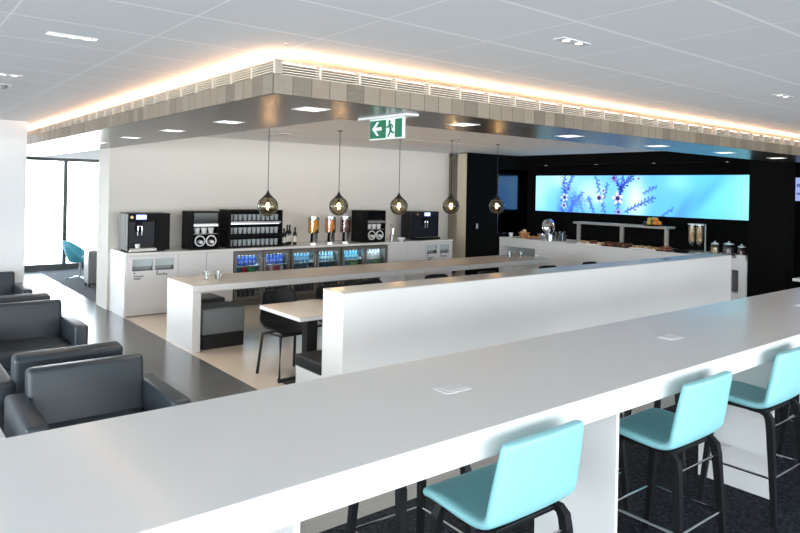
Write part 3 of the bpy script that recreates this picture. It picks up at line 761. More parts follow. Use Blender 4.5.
for z, nm in rows:
    for j in range(11):
        loc = (rx0+.07+j*.083, 10.12+.10, ZT+z)
        lb = 'glass tumbler, %s from the left in the %s row of the glass rack' % (ORD[j], nm)
        if firstt: tum.location = loc; tag(tum, lb, 'glass', 'tumblers in the glass rack'); firstt = False
        else: dup(tum, loc, label=lb)

# wine bottles
def wine(x, y, h, lab, r=.036):
    t = thing('wine_bottle', lab, 'bottle', (x, y, ZT), group='dark bottles right of the glass rack')
    mk('body', lathe(bmesh.new(), [(0, .002), (r*.9, 0), (r, .01), (r, h*.58), (r*.85, h*.66), (r*.38, h*.78), (r*.34, h*.98), (r*.38, h)], 18), mat('dark_bottle_glass', (.012, .014, .010), .1), t, smooth=True)
    mk('bottle_label', lathe(bmesh.new(), [(r*1.02, h*.18), (r*1.02, h*.48)], 18), mat('cream_label', (.75, .72, .65), .6), t, smooth=True)
    mk('foil', lathe(bmesh.new(), [(r*.42, h*.80), (r*.42, h*1.005)], 12), BLKM, t)
for x, y, h, l in ((5.635, 10.18, .30, 'dark bottle, leftmost of the four, nearest the rack'), (5.72, 10.22, .355, 'tall dark bottle with a cream label, second of four'), (5.80, 10.28, .35, 'tall dark bottle, third of four'), (5.885, 10.24, .31, 'dark bottle with cream label, rightmost of the four')): wine(x, y, h, l)

# juice dispensers
def juice(x, col, cn, lab):
    t = thing('juice_dispenser', lab, 'juice dispenser', (x, 10.3, ZT), group='juice dispensers on the tea point')
    mk('base', lathe(bmesh.new(), [(.095, 0), (.095, .02), (.06, .03)], 24), CHROME, t, smooth=True)
    mk('stand', lathe(bmesh.new(), [(.055, .03), (.05, .18), (.10, .20)], 24), BLK, t, smooth=True)
    mk('drip_stand', box(-.045, .035, -.10, -.055, .02, .215, bev=.006), CHROME, t)
    c = mk('cylinder', lathe(bmesh.new(), [(.10, .20), (.10, .47), (.096, .47), (.096, .204)], 28), CLEAR, t, smooth=True)
    mk('juice', lathe(bmesh.new(), [(0, .206), (.094, .206), (.094, .425), (0, .425)], 28), mat(cn+'_juice', col, .15, emis=col, estr=.12), c, smooth=True)
    mk('lid', lathe(bmesh.new(), [(.102, .47), (.102, .485), (.05, .515), (.02, .52), (.018, .54), (0, .542)], 24), CHROME, t, smooth=True)
    mk('tap', bm_box(box(-.012, .012, -.135, -.09, .215, .24, bev=.003), -.008, .008, -.135, -.12, .18, .27, bev=.002), BLK, t)
juice(6.30, (.85, .36, .01), 'orange', 'left juice dispenser with bright orange juice')
juice(6.66, (.72, .25, .02), 'amber', 'middle juice dispenser with amber juice')
juice(6.99, (.13, .008, .012), 'red', 'right juice dispenser with dark red juice')

# spoon holder, bowl and saucer near right machine
t = thing('spoon_holder', 'glass of chrome spoons between the right cup warmer and coffee machine', 'spoon holder', (8.02, 10.2, ZT))
mk('beaker', lathe(bmesh.new(), [(0, 0), (.04, 0), (.042, .13), (.038, .13), (.036, .006), (0, .006)], 18), STEEL, t, smooth=True)
for k, (a, h) in enumerate(((-.02, .30), (.015, .26), (.03, .28))): mk('spoon', lathe(tube(bmesh.new(), [(a*.3, 0, .01), (a*1.6, .0, h)], .004, 6), [(0, h-.02), (.018, h), (0, h+.035)], 10, c=(a*1.7, 0, 0)), CHROME, t, smooth=True)
b = mk('sugar_bowl', lathe(bmesh.new(), [(0, 0), (.04, 0), (.09, .07), (.085, .072), (.036, .008), (0, .008)], 24), PORC, loc=(8.36, 9.99+.12, ZT), smooth=True); 
tag(b, 'white bowl in front of the right coffee machine', 'bowl'); b.location = (8.22, 10.09, ZT)
b.location.x = 8.17
t = mk('saucer', lathe(bmesh.new(), [(0, 0), (.05, 0), (.09, .015), (.085, .018), (0, .008)], 24), PORC, loc=(8.02, 10.06, ZT), smooth=True); tag(t, 'white saucer in front of the spoon holder', 'saucer')

# ------------------------------------------------------------------ buffet counter along the black wall (front face X = 11.1)
bf = thing('buffet_counter', 'long white buffet counter below the picture screen', 'counter', (11.03, 7.5, 0))
b = bmesh.new()
def BL(x0, x1, y0, y1, z0, z1): bm_box(b, (0 if x0 == 11.1 else x0-11.03), x1-11.03, y0-7.5, y1-7.5, z0, z1)
YL0, YL1 = 4.82, 10.14
BL(11.1, 11.94, YL0, 4.93, 0, .899); BL(11.1, 11.94, 10.05, YL1, 0, .899); BL(11.1, 11.94, 5.10, 9.13, 0, .899)
BL(11.1, 11.94, 4.93, 5.10, 0, .38); BL(11.1, 11.94, 9.13, 10.05, 0, .40); BL(11.1, 11.94, 4.93, 5.10, .75, .899); BL(11.1, 11.94, 9.13, 10.05, .75, .899)
BL(11.5, 11.94, 4.93, 5.10, .38, .75); BL(11.5, 11.94, 9.13, 10.05, .40, .75)
mk('body', b, LAM, bf); mk('worktop', box(-.01, .91, -2.68, 2.64, .90, .94, bev=.002), WHITE, bf)
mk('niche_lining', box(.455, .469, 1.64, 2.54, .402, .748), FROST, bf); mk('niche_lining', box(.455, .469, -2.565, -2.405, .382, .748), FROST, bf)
for k in range(7):
    if k == 0: n0 = dup(gl0, (11.22+.03*(k % 2), 9.93-.11*k, .40), label='upturned glass in the buffet niche, first from the left', group='glasses in the buffet niche')
    else: dup(gl0, (11.22+.03*(k % 2), 9.93-.11*k, .40), label='glass in the niche of the buffet counter, %s from the left' % ORD[k], group='glasses in the buffet niche')

ZB = .94
STONE = mat('pale_steel_shelf', (.42, .41, .38), .35, metal=.3)
t = thing('serving_shelf', 'raised grey shelf on legs over the buffet food', 'serving shelf', (11.45, 7.5, ZB))
mk('shelf_board', box(-.12, .20, -1.14, .90, .385, .425, bev=.004), STONE, t)
for y in (-1.12, -.20, .80): mk('leg', box(-.04, .02, y, y+.06, 0, .385, bev=.003), STONE, t)
# food trays with pastries under the shelf
def tray(y0, y1, x, m, lab, h=.02):
    o = mk('serving_tray', bm_box(box(-.13, .13, -(y1-y0)/2, (y1-y0)/2, 0, .006), -.13, -.124, -(y1-y0)/2, (y1-y0)/2, .006, h), m, loc=(x, (y0+y1)/2, ZB)); 
    return tag(o, lab, 'tray', 'serving trays on the buffet')
past = {}
def pastry(kind, x, y, z, lab, rz):
    if kind not in past:
        if kind == 'croissant':
            b = bmesh.new(); pts = []; rad = []
            for k in range(9): a = -1.2+2.4*k/8; pts.append((.055*math.sin(a), .05*(math.cos(a)-1), .020)); rad.append(.006+.018*math.cos(a*1.15)**.7 if abs(a*1.15) < PI/2 else .006)
            tube(b, pts, .02, 10, radii=rad); o = mk('croissant', b, mat('baked_crust', (.62, .33, .11), .5, bump=.4, bscale=40, var=.3, vscale=30), smooth=True)
        elif kind == 'bread_roll':
            o = mk('bread_roll', lathe(bmesh.new(), [(0, 0), (.035, .002), (.048, .018), (.042, .038), (.022, .052), (0, .055)], 16), mat('pale_bread', (.75, .52, .28), .6, var=.2, vscale=25), smooth=True)
        elif kind == 'muffin':
            o = mk('muffin', lathe(bmesh.new(), [(0, 0), (.026, 0), (.034, .035), (.043, .045), (.036, .066), (0, .078)], 16), mat('dark_muffin', (.16, .06, .03), .7, bump=.5, bscale=60), smooth=True)
        else:
            o = mk('ham_slice_roll', tube(bmesh.new(), [(-.05, 0, .018), (.05, 0, .018)], .018, 10), mat('pink_meat', (.60, .22, .16), .45, var=.25, vscale=30), smooth=True)
        past[kind] = o
    else: o = past[kind].copy(); COL.objects.link(o)
    o.location = (x, y, z); o.rotation_euler = (0, 0, rz)
    tag(o, lab, {'croissant': 'pastry', 'bread_roll': 'bread roll', 'muffin': 'muffin', 'cold_cut': 'cold cut'}[kind], 'food on the buffet trays')
    return o
trays = [(7.62, 8.18, 'white', ['bread_roll', 'cold_cut', 'bread_roll', 'muffin', 'cold_cut', 'bread_roll']), (7.02, 7.58, 'black', ['muffin', 'cold_cut', 'muffin', 'muffin', 'croissant', 'muffin']),
         (6.46, 6.98, 'white', ['croissant', 'bread_roll', 'croissant', 'bread_roll', 'croissant', 'croissant']), (6.20, 6.44, 'black', ['cold_cut', 'muffin', 'cold_cut', 'cold_cut', 'muffin', 'cold_cut'])]
nn = {'croissant': 'golden croissant', 'bread_roll': 'pale bread roll', 'muffin': 'dark muffin', 'cold_cut': 'rolled pink cold cut'}
for ti, (y0, y1, c, items) in enumerate(trays):
    tray(y0, y1, 11.27, PORC if c == 'white' else BLK, '%s serving tray of food under the grey shelf, %s from the left' % (c, ORD[ti]))
    for j, k in enumerate(items):
        for row in range(2):
            yy = y1-.055-j*(y1-y0-.11)/5 if k != '' else 0
            pastry(k, 11.215+.115*row, yy, ZB+.006, '%s, %s from the left in the %s row of the %s tray' % (nn[k], ORD[j], ['front', 'back'][row], ORD[ti]), PI/2*(k == 'cold_cut')*0+random.uniform(-.3, .3) if k != 'cold_cut' else random.uniform(-.1, .1))
# fruit on top of the shelf
FZ = ZB+.425
t = mk('fruit_platter', lathe(bmesh.new(), [(0, 0), (.10, 0), (.19, .022), (.185, .026), (.10, .008), (0, .008)], 28), BLK, loc=(11.48, 6.70, FZ), smooth=True); tag(t, 'dark round platter of fruit at the right end of the grey shelf', 'platter')
def ball(name, r, m, loc, lab, cat):
    o = mk(name, lathe(bmesh.new(), [(0, -r)]+[(r*math.cos(a), r*math.sin(a)) for a in [-PI/2+PI*k/9 for k in range(1, 9)]]+[(0, r)], 14), m, loc=loc, smooth=True); tag(o, lab, cat, 'fruit on the platter'); return o
ORG = mat('orange_peel', (.80, .25, .02), .45, bump=.2, bscale=150); YLW = mat('yellow_green_skin', (.50, .42, .06), .4, var=.2, vscale=20); PUR = mat('plum_skin', (.05, .015, .04), .3)
for k, (dx, dy, dz) in enumerate(((-.08, -.07, .052), (-.02, -.12, .052), (.06, -.07, .052), (-.01, -.05, .115))): ball('orange', .043, ORG, (11.5+dx, 6.70+dy, FZ+dz), ['orange at the front of the fruit platter', 'orange nearest the right rim of the platter', 'orange at the back of the fruit platter', 'topmost orange of the fruit platter'][k], 'orange')
for k, (dx, dy, dz) in enumerate(((-.09, .03, .050), (.0, .04, .050), (.08, .03, .050), (-.04, .05, .115), (.03, .01, .120))): ball('pear', .042, YLW, (11.5+dx, 6.72+dy, FZ+dz), 'yellow green fruit, %s of the middle heap on the platter' % ORD[k], 'fruit')
for k, (dx, dy, dz) in enumerate(((-.09, .11, .048), (-.01, .125, .048), (.06, .11, .048))): ball('plum', .036, PUR, (11.5+dx, 6.72+dy, FZ+dz), 'dark plum at the left of the platter, %s one' % ['front', 'middle', 'back'][k], 'plum')

# left end of buffet: cup, bread, chafing dish, pans, glasses
o = dup(cup0, (11.30, 10.05, ZB), label='white cup at the far left end of the buffet counter', group='')
del o['group']
t = thing('bread_basket', 'copper coloured basket of bread at the left end of the buffet', 'basket', (11.35, 9.70, ZB))
mk('basket', lathe(bmesh.new(), [(0, 0), (.09, 0), (.13, .12), (.122, .12), (.085, .008), (0, .008)], 24), mat('copper_wicker', (.50, .20, .09), .5, bump=.6, bscale=80), t, smooth=True)
for k, (dx, dy, dz, lab) in enumerate(((-.045, -.04, .115, 'front right'), (.045, .04, .115, 'back'), (-.03, .05, .118, 'left'), (.0, .0, .165, 'topmost'))):
    pastry('bread_roll', 11.35+dx, 9.70+dy, ZB+dz-.03, '%s roll in the copper bread basket' % lab, k*.7)
t = thing('serving_board', 'wooden board with pastries right of the copper basket', 'board', (11.32, 9.42, ZB)); mk('board', box(-.11, .11, -.12, .12, 0, .018, bev=.004), mat('board_wood', (.28, .15, .08), .5, var=.2, vscale=12), t)
for k in range(3): pastry('croissant', 11.25+.06*k, 9.48-.07*k, ZB+.018, '%s croissant on the wooden board by the copper basket' % ['left', 'middle', 'right'][k], .5*k)
t = thing('chafing_dish', 'chrome chafing dish with its round lid raised', 'chafing dish', (11.45, 9.20, ZB))
mk('pan', lathe(bmesh.new(), [(.15, .05), (.18, .11), (.17, .11), (.14, .06)], 28), CHROME, t, smooth=True)
lidb = lathe(bmesh.new(), [(.175, 0), (.165, .05), (.12, .085), (.05, .10), (0, .103), (0, .098), (.05, .095), (.115, .08), (.158, .047), (.168, 0)], 28)
bmesh.ops.rotate(lidb, verts=lidb.verts, cent=(0, 0, 0), matrix=Matrix.Rotation(math.radians(78), 3, 'Y')); bmesh.ops.translate(lidb, verts=lidb.verts, vec=(.07, -.02, .27))
mk('lid', lidb, CHROME, t, smooth=True)
for a in range(4): mk('leg', tube(bmesh.new(), [(.14*math.cos(a*PI/2+.7), .14*math.sin(a*PI/2+.7), 0), (.145*math.cos(a*PI/2+.7), .145*math.sin(a*PI/2+.7), .09)], .008), CHROME, t)
def pot(x, y, r, h, lab):
    t = thing('steel_pot', lab, 'pot', (x, y, ZB), group='steel pots left of the grey shelf')
    mk('body', lathe(bmesh.new(), [(0, 0), (r, 0), (r, h), (r-.005, h), (r-.006, .006), (0, .006)], 24), STEEL, t, smooth=True); mk('lid', lathe(bmesh.new(), [(r+.003, h), (r*.6, h+.02), (.015, h+.025), (.012, h+.04), (0, h+.04)], 24), CHROME, t, smooth=True)
pot(11.28, 8.93, .075, .11, 'steel lidded pot, left of two beside the chafing dish'); pot(11.62, 8.86, .075, .13, 'steel lidded pot, right of two beside the chafing dish')
for k in range(4):
    o = mk('tall_glass', lathe(bmesh.new(), [(0, 0), (.03, 0), (.036, .20), (.031, .20), (.026, .008), (0, .008)], 16), glass_mat('grey_glass', (.6, .62, .64), .1), loc=(11.30+.09*(k % 2), 8.80-.05*k, ZB), smooth=True)
    tag(o, 'tall dark glass left of the grey shelf legs, %s from the left' % ORD[k], 'glass', 'tall glasses beside the serving shelf')
# right of the shelf
t = thing('slate_platter', 'low black dish right of the serving trays', 'platter', (11.24, 5.93, ZB)); mk('dish', lathe(bmesh.new(), [(0, 0), (.12, 0), (.15, .05), (.14, .05), (.11, .01), (0, .01)], 28), BLK, t, smooth=True); t.location = (11.24, 6.02, ZB)
t = thing('cereal_dispenser', 'twin tube cereal dispenser on the buffet counter', 'cereal dispenser', (11.55, 5.92, ZB))
mk('base', box(-.10, .10, -.14, .14, 0, .02, bev=.004), STEEL, t); mk('post', box(.06, .09, -.15, -.13, .02, .50, bev=.003), STEEL, t); mk('bracket', box(-.02, .09, -.15, .14, .49, .505), STEEL, t)
for k, y in enumerate((-.07, .07)):
    c = mk('hopper', lathe(bmesh.new(), [(.022, .11), (.028, .15), (.062, .20), (.062, .48), (.058, .48), (.058, .20)], 24, c=(0, y, 0)), CLEAR, t, smooth=True)
    mk('cereal', lathe(bmesh.new(), [(0, .165), (.024, .165), (.056, .205), (.056, .45), (0, .46)], 20, c=(0, y, 0)), mat('cereal_flakes', (.62, .38, .18), .8, bump=.9, bscale=90, var=.35, vscale=90), c, smooth=True)
    mk('lid', lathe(bmesh.new(), [(.066, .48), (.066, .50), (0, .505)], 20, c=(0, y, 0)), PORC, t, smooth=True); mk('knob', lathe(bmesh.new(), [(.025, 0), (.022, .03), (0, .03)], 14, c=(-.065, y, .17), axis='Y'), STEEL, t)
def jar(x, y, r, h, c, cn, lab):
    t = thing('storage_jar', lab, 'jar', (x, y, ZB), group='lidded jars at the right end of the buffet')
    g = mk('glass_body', lathe(bmesh.new(), [(0, 0), (r*.9, 0), (r, .02), (r, h*.8), (r*.8, h), (r*.76, h), (r*.94, h*.8), (r*.94, .02), (0, .004)], 22), CLEAR, t, smooth=True)
    mk('contents', lathe(bmesh.new(), [(0, .006), (r*.88, .006), (r*.9, .02), (r*.9, h*.7), (0, h*.74)], 20), mat(cn, c, .7, bump=.8, bscale=80, var=.4, vscale=60), g, smooth=True)
    mk('lid', lathe(bmesh.new(), [(r*.86, h), (r*.86, h+.012), (r*.4, h+.03), (.012, h+.032), (.016, h+.05), (0, h+.058)], 20), mat('jar_lid', (.7, .68, .7), .25, metal=.3), t, smooth=True)
jar(11.40, 5.50, .075, .18, (.60, .36, .15), 'oat_clusters', 'glass jar of pale granola beside the cereal dispenser')
jar(11.42, 5.27, .10, .19, (.12, .07, .10), 'dried_berries', 'glass jar of dark dried fruit, middle and biggest of three')
jar(11.38, 5.04, .075, .16, (.20, .05, .04), 'dried_cherries', 'glass jar of dark red fruit, rightmost of three')
t = mk('square_dish', bm_box(box(-.05, .05, -.07, .07, 0, .008), -.05, -.044, -.07, .07, .008, .05), PORC, loc=(11.15, 4.93, ZB)); bmx = bmesh.new(); bmx.from_mesh(t.data); bm_box(bmx, .044, .05, -.07, .07, .008, .05); bm_box(bmx, -.044, .044, -.07, -.064, .008, .05); bm_box(bmx, -.044, .044, .064, .07, .008, .05); bmx.to_mesh(t.data); bmx.free()
tag(t, 'white square dish on the right end of the buffet counter', 'dish')

# ------------------------------------------------------------------ picture screen (vertex coloured grid)
def screen_image(W, H):
    u = np.linspace(0, 1, W)[None, :].repeat(H, 0); v = np.linspace(0, 1, H)[:, None].repeat(W, 1)    # v up
    asp = 5.85; X = u*asp
    def sm(a, b, x): t_ = np.clip((x-a)/(b-a), 0, 1); return t_*t_*(3-2*t_)
    im = np.zeros((H, W, 3)); base = np.array([.10, .55, .93]); im[:] = base
    def blob(cx, cy, rx, ry, col, k=1., ang=0.):
        dx, dy = X-cx*asp, v-cy; ca, sa = math.cos(ang), math.sin(ang); p, q = dx*ca+dy*sa, -dx*sa+dy*ca
        wgt = np.exp(-((p/rx)**2+(q/ry)**2))[..., None]*k; im[:] = im*(1-wgt)+np.array(col)*wgt
    blob(.02, .6, .45, .9, (.60, .92, .98), 1); blob(.10, .3, .30, .4, (.30, .72, 1.), .8); blob(.15, .95, .5, .35, (.75, .97, 1), .9)
    blob(.17, .1, .25, .5, (.10, .35, .95), .8); blob(.30, .55, .45, .45, (.80, .95, 1), .85); blob(.45, .65, .5, .6, (.45, .80, 1), .5); blob(.52, .4, .3, .55, (.96, .98, 1), .9)
    blob(.63, .5, .35, .8, (.20, .65, .95), .6, .3); blob(.74, .3, .13, .9, (.0, .30, .85), 1., -.6); blob(.70, .85, .35, .25, (.5, .9, .98), .7); blob(.84, .5, .6, .9, (.22, .80, .95), .85); blob(.80, .5, .15, .8, (.05, .50, .92), .85, -.7)
    blob(.99, .5, .5, 1., (.52, .93, .96), .9); im[:] = im*.72+np.array([.72, .96, 1.])*.28
    rng = np.random.RandomState(3)
    def ink(cx, cy, r, col, k=1.):
        d = np.hypot(X-cx, v-cy); wgt = (1-sm(r*.55, r*1.25, d))[..., None]*k; im[:] = im*(1-wgt)+np.array(col)*wgt
    def line(x0, y0, x1, y1, r, col, k=.9):
        dx, dy = x1-x0, y1-y0; L = dx*dx+dy*dy; tt = np.clip(((X-x0)*dx+(v-y0)*dy)/L, 0, 1)
        d = np.hypot(X-(x0+tt*dx), v-(y0+tt*dy)); wgt = (1-sm(r*.5, r*1.4, d))[..., None]*k; im[:] = im*(1-wgt)+np.array(col)*wgt
    DB = (.03, .08, .52); MB_ = (.10, .22, .75)
    def twig(x0, y0, x1, y1, n, ln, col):
        line(x0, y0, x1, y1, .016, col, .75)
        a0 = math.atan2(y1-y0, x1-x0); n = int(n*2.2)
        for k in range(n):
            f = (k+.5)/n; bx, by = x0+(x1-x0)*f, y0+(y1-y0)*f; sg = 1 if k % 2 else -1; a = a0+sg*rng.uniform(.5, 1.0); l = ln*rng.uniform(.45, .95)
            c2 = tuple(c*rng.uniform(.8, 1.5) for c in col)
            line(bx, by, bx+l*math.cos(a), by+l*math.sin(a), .017, c2, .7)
            if rng.rand() < .4: ink(bx+l*math.cos(a), by+l*math.sin(a), .028, c2, .7)
    def flower(cx, cy, r, pet=(.78, .84, .99)):
        r0 = rng.uniform(0, 1)
        for k in range(5):
            a = r0+k*2*PI/5
            for q in (.45, .7, .9): ink(cx+r*q*math.cos(a), cy+r*q*math.sin(a), r*(.30 if q < .85 else .20), pet, .85)
        ink(cx, cy, r*.40, (.08, .03, .35), 1)
    A = asp; LB = (.16, .30, .80)
    for k in range(26): ink(rng.uniform(.13, .30)*A, rng.uniform(0, .55), rng.uniform(.04, .10), (.22, .42, .93), .35)
    twig(.155*A, -.05, .165*A, 1.0, 9, .12, MB_); twig(.165*A, .5, .205*A, .98, 6, .10, MB_); twig(.185*A, .0, .26*A, .55, 8, .11, LB); twig(.27*A, -.05, .235*A, .45, 5, .10, (.25, .42, .9)); twig(.29*A, .45, .32*A, .0, 5, .09, LB); twig(.20*A, -.05, .21*A, .40, 5, .1, LB)
    twig(.325*A, 1.0, .375*A, .0, 8, .10, LB); twig(.46*A, 1.0, .43*A, .0, 8, .12, MB_); twig(.44*A, .62, .50*A, .98, 6, .12, DB); twig(.455*A, .6, .415*A, .98, 5, .10, DB); twig(.37*A, .4, .385*A, .8, 4, .08, LB)
    twig(.47*A, .08, .60*A, .45, 8, .11, MB_); twig(.42*A, .35, .455*A, .62, 4, .09, DB); twig(.55*A, .55, .61*A, .72, 4, .08, LB); twig(.63*A, .0, .68*A, .2, 3, .07, LB)
    flower(.165*A, .40, .12); flower(.162*A, .18, .095); flower(.185*A, .64, .08, (.45, .5, .9)); flower(.158*A, .80, .07, (.45, .5, .92)); flower(.345*A, .41, .15); flower(.365*A, .60, .07); flower(.435*A, .41, .16, (.88, .88, .99)); flower(.44*A, .06, .10, (.6, .6, .95)); flower(.415*A, .93, .10, (.55, .45, .88)); flower(.53*A, .92, .06, (.7, .75, .95))
    im[:] = im**.85
    return np.clip(im, 0, 1)
def vc_screen(name, y0, y1, z0, z1, x, W, H, im, strength, parent):
    # faces -X; left side of the picture is at larger Y
    Yg = np.linspace(y1, y0, W); Zg = np.linspace(z0, z1, H)
    verts = [(x, float(yy), float(zz)) for zz in Zg for yy in Yg]
    faces = [(j*W+i, j*W+i+1, (j+1)*W+i+1, (j+1)*W+i) for j in range(H-1) for i in range(W-1)]
    me = bpy.data.meshes.new(name); me.from_pydata(verts, [], faces)
    ca = me.color_attributes.new('picture', 'FLOAT_COLOR', 'POINT')
    lin = np.where(im <= .04045, im/12.92, ((im+.055)/1.055)**2.4)
    arr = np.ones((H*W, 4), dtype=np.float32); arr[:, :3] = lin.reshape(-1, 3); ca.data.foreach_set('color', arr.ravel())
    m = bpy.data.materials.new(name+'_light'); m.use_nodes = True; nt = m.node_tree; b = nt.nodes['Principled BSDF']; b.inputs['Base Color'].default_value = (.01, .01, .01, 1); b.inputs['Roughness'].default_value = .3
    at = N(nt, 'ShaderNodeVertexColor'); at.layer_name = 'picture'; nt.links.new(at.outputs[0], b.inputs['Emission Color']); b.inputs['Emission Strength'].default_value = strength
    me.materials.append(m)
    o = bpy.data.objects.new(name, me); COL.objects.link(o); o.parent = parent
    return o
t = thing('video_wall', 'wide bright screen with blue flower picture on the black wall', 'screen', (11.93, 7.43, 1.93))
mk('housing', box(-.02, .019, -2.445, 2.445, -.405, .405, bev=.003), BLK, t)
SCREEN_E = 1.35
vc_screen('picture', -2.435, 2.435, -.395, .395, -.0215, 620, 110, screen_image(620, 110), SCREEN_E, t)
t = thing('wall_screen', 'second pale blue screen cut by the right photo edge', 'screen', (13.19, 4.15, 2.10))
t.location = (13.19, 4.79, 2.10)
mk('housing', box(-.03, .0, -.9, .13, -.24, .24), BLK, t); b = bmesh.new()
mk('picture', box(-.033, -.031, -.88, .11, -.21, .21), emit('pale_blue_picture', (.35, .45, .85), 1.0), t)
mk('picture_bars', bm_box(box(-.035, -.0335, -.86, .09, .04, .10), -.035, -.0335, -.86, .09, -.10, -.06), emit('dark_blue_picture', (.12, .18, .5), .8), t)
# reflective glass panel and light switch on the black wall
t = mk('glass_panel', box(-.49, .48, -.012, 0, 0, 1.45, bev=.002), BLACKG, loc=(11.45, 10.153, 1.0)); t.data.transform(Matrix.Identity(4)); t.name = 'trim_4'; t['kind'] = 'structure'
t = thing('light_switch', 'tiny steel switch plate on the black wall', 'switch', (10.32, 10.155, 1.19)); mk('plate', box(-.028, .028, -.008, 0, -.06, .06, bev=.002), mat('switch_plate', (.30, .30, .30), .4), t); mk('button', box(-.012, .012, -.012, -.008, -.03, .0), PORC, t); mk('button', box(-.012, .012, -.012, -.008, .01, .035), PORC, t)
# white table far right
t = thing('side_table', 'tip of a white table in the dark area at the right photo edge', 'table', (10.93, 3.47, 0)); mk('tabletop', box(-.45, .45, -.6, .45, .74, .78, bev=.003), WHITE, t); mk('pedestal', box(-.05, .05, -.05, .05, .01, .74), BLKM, t); mk('base_plate', box(-.25, .25, -.25, .25, 0, .01), BLKM, t)

# ------------------------------------------------------------------ armchairs (face -Y), origin at floor under the middle
def make_armchair(label):
    t = thing('armchair', label, 'armchair', group='slate leather armchairs in back to back pairs')
    W = .93; a = .125; D = .88
    mk('seat_base', box(-W/2+a, W/2-a, -.365, .42, .08, .28, bev=.01), LEATHER, t, smooth=True)
    mk('seat_cushion', box(-W/2+a+.003, W/2-a-.003, -.385, .26, .281, .43, bev=.03, seg=4), LEATHER, t, smooth=True)
    # backrest, leaning
    b = box(-W/2+a-.015, W/2-a+.015, -.075, .075, 0, .50, bev=.035, seg=4)
    bmesh.ops.rotate(b, verts=b.verts, cent=(0, 0, 0), matrix=Matrix.Rotation(math.radians(-7), 3, 'X')); bmesh.ops.translate(b, verts=b.verts, vec=(0, .235, .275))
    mk('backrest', b, LEATHER, t, smooth=True)
    for s in (-1, 1):
        x0 = s*(W/2-a/2)
        mk('armrest', box(x0-a/2, x0+a/2, -.375, .36, .08, .61, bev=.028, seg=4), LEATHER, t, smooth=True)
    mk('back_panel', box(-W/2+a, W/2-a, .425, .440, .09, .50, bev=.006), LEATHER, t)
    for sx in (-1, 1):
        for sy in (-1, 1): mk('foot', box(sx*.40-.02, sx*.40+.02, sy*.33-.02, sy*.33+.02, 0, .08), STEEL, t)
    return t
ax = 1.185
a0 = make_armchair('slate leather armchair nearest the camera, facing it'); a0.location = (ax-.025, 4.44, 0)
dup(a0, (ax-.04, 5.43, 0), PI, 'slate leather armchair back to back behind the nearest one, only its back top showing')
dup(a0, (ax+.015, 7.10, 0), 0, 'slate leather armchair in the middle, facing the camera with its dark seat showing')
dup(a0, (ax, 8.12, 0), PI, 'slate leather armchair back to back with the middle one')
dup(a0, (ax, 9.70, 0), 0, 'slate leather armchair farthest away, against the white wall')
t = thing('coffee_table', 'low white side table left of the nearest armchair', 'side table', (.245, 4.72, 0))
mk('tabletop', box(-.40, .40, -.38, .38, .45, .49, bev=.004), WHITE, t); mk('pedestal', box(-.04, .04, -.04, .04, .01, .45), CHROME, t); mk('base_plate', box(-.2, .2, -.2, .2, 0, .01), CHROME, t)

# ------------------------------------------------------------------ far lounge: tub chair and suitcase
t = thing('tub_chair', 'teal tub chair on a chrome swivel base by the far window', 'chair', (3.42, 14.6, 0), math.radians(65))
rows = []
for i in range(9):
    f = i/8; r = []
    for k in range(21):
        a = math.radians(-20+220*k/20)         # open to -Y
        hgt = .42+.36*(math.sin(max(0, min(PI, (a+.35)/(PI+.7)*PI)))**.8)
        z = .40+(hgt-.02)*f*1.0 if f else .40
        R_ = .20+.13*f**.7
        r.append((R_*math.cos(a), R_*math.sin(a), .40+f*(hgt-.40)))
    rows.append(r)
mk('shell', sheet(bmesh.new(), rows, .035), TEALD, t, smooth=True)
mk('seat', lathe(bmesh.new(), [(0, .33), (.18, .345), (.235, .40), (.23, .445), (.20, .455), (0, .455)], 28), TEALD, t, smooth=True)
mk('stem', lathe(bmesh.new(), [(.022, .03), (.022, .34)], 12), CHROME, t)
for k in range(4):
    a = k*PI/2+.6; mk('leg', tube(bmesh.new(), [(0, 0, .05), (.30*math.cos(a), .30*math.sin(a), .012)], .011, 8), CHROME, t)
t = thing('cabin_suitcase', 'silver grey upright cabin suitcase beside the wall end', 'suitcase', (3.36, 13.45, 0))
b = box(-.105, .105, -.18, .18, .05, .68, bev=.03, seg=3)
for k in range(5): bm_box(b, -.095+.04*k, -.08+.04*k, -.186, -.179, .09, .62, bev=.002)
mk('shell', b, SILV, t); mk('handle', tube(bmesh.new(), [(-.0, .12, .67), (0, .12, .72), (0, -.12, .72), (0, -.12, .67)], .009), BLK, t)
for sx in (-1, 1):
    for sy in (-1, 1): mk('wheel', lathe(bmesh.new(), [(.012, -.012), (.026, -.012), (.026, .012), (.012, .012)], 16, c=(sx*.075, sy*.145, .026), axis='X'), BLK, t)

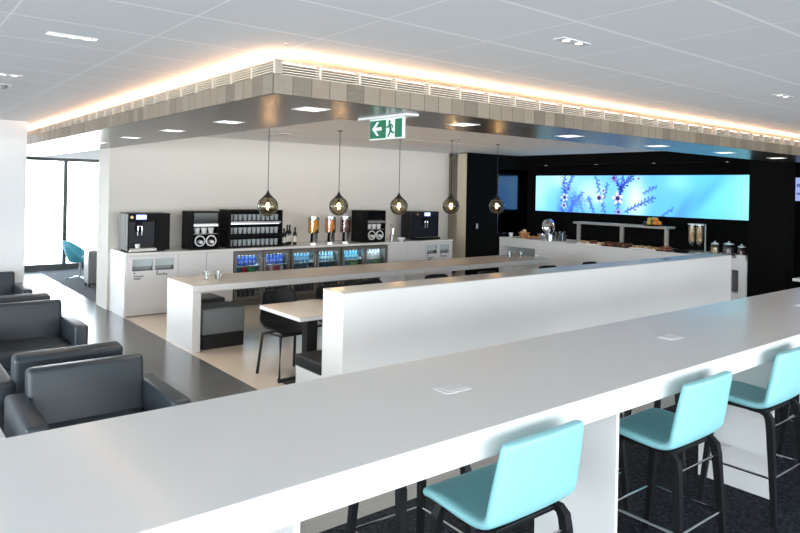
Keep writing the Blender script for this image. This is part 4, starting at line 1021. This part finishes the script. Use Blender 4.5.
# ------------------------------------------------------------------ world, portals
w = bpy.data.worlds.new('sky'); S.world = w; w.use_nodes = True; nt = w.node_tree
bg = nt.nodes['Background']
tc = N(nt, 'ShaderNodeTexCoord'); sp_ = N(nt, 'ShaderNodeSeparateXYZ'); nt.links.new(tc.outputs['Generated'], sp_.inputs[0])
r = N(nt, 'ShaderNodeValToRGB'); e = r.color_ramp.elements
e[0].position = .42; e[0].color = (.85, .88, .90, 1); e[1].position = .75; e[1].color = (.72, .86, 1.0, 1); k = e.new(.52); k.color = (.92, .97, 1.0, 1)
nt.links.new(mth(nt, 'ADD', mth(nt, 'MULTIPLY', sp_.outputs[2], .5), .5), r.inputs[0]); nt.links.new(r.outputs[0], bg.inputs[0]); bg.inputs[1].default_value = 11.
def portal(loc, rot, sx, sy):
    ld = bpy.data.lights.new('daylight_portal', 'AREA'); ld.shape = 'RECTANGLE'; ld.size = sx; ld.size_y = sy; ld.cycles.is_portal = True
    o = bpy.data.objects.new('daylight_portal', ld); COL.objects.link(o); o.location = loc; o.rotation_euler = rot
portal((2.5, YB-.1, 1.33), (-PI/2, 0, PI), 17, 2.6)
portal((XL-.1, 2.9, 1.33), (PI/2, 0, PI/2+PI), 14.6, 2.6)
portal((-.6, YF+.15, 1.25), (PI/2, 0, 0), 10.6, 2.4)

# ------------------------------------------------------------------ camera
cd = bpy.data.cameras.new('camera'); cam = bpy.data.objects.new('camera', cd); COL.objects.link(cam)
F = 664.; yaw = math.radians(38.8); rr = math.radians(1.16)
fw = Vector((math.sin(yaw), math.cos(yaw), 0)); rt = Vector((math.cos(yaw), -math.sin(yaw), 0)); up = Vector((0, 0, 1))
cr = rt*math.cos(rr)+up*math.sin(rr); cu_ = -rt*math.sin(rr)+up*math.cos(rr); cb = -fw
M = Matrix(((cr.x, cu_.x, cb.x), (cr.y, cu_.y, cb.y), (cr.z, cu_.z, cb.z)))
cam.matrix_world = Matrix.Translation((0, 0, 1.95)) @ M.to_4x4()
cd.sensor_width = 36; cd.sensor_fit = 'HORIZONTAL'; cd.lens = F/800*36; cd.shift_y = -(266.5-189.5)/800; cd.clip_start = .05; cd.clip_end = 100
S.camera = cam
S.view_settings.view_transform = 'Standard'; S.view_settings.look = 'None'; S.view_settings.gamma = 1; S.view_settings.exposure = 0.04
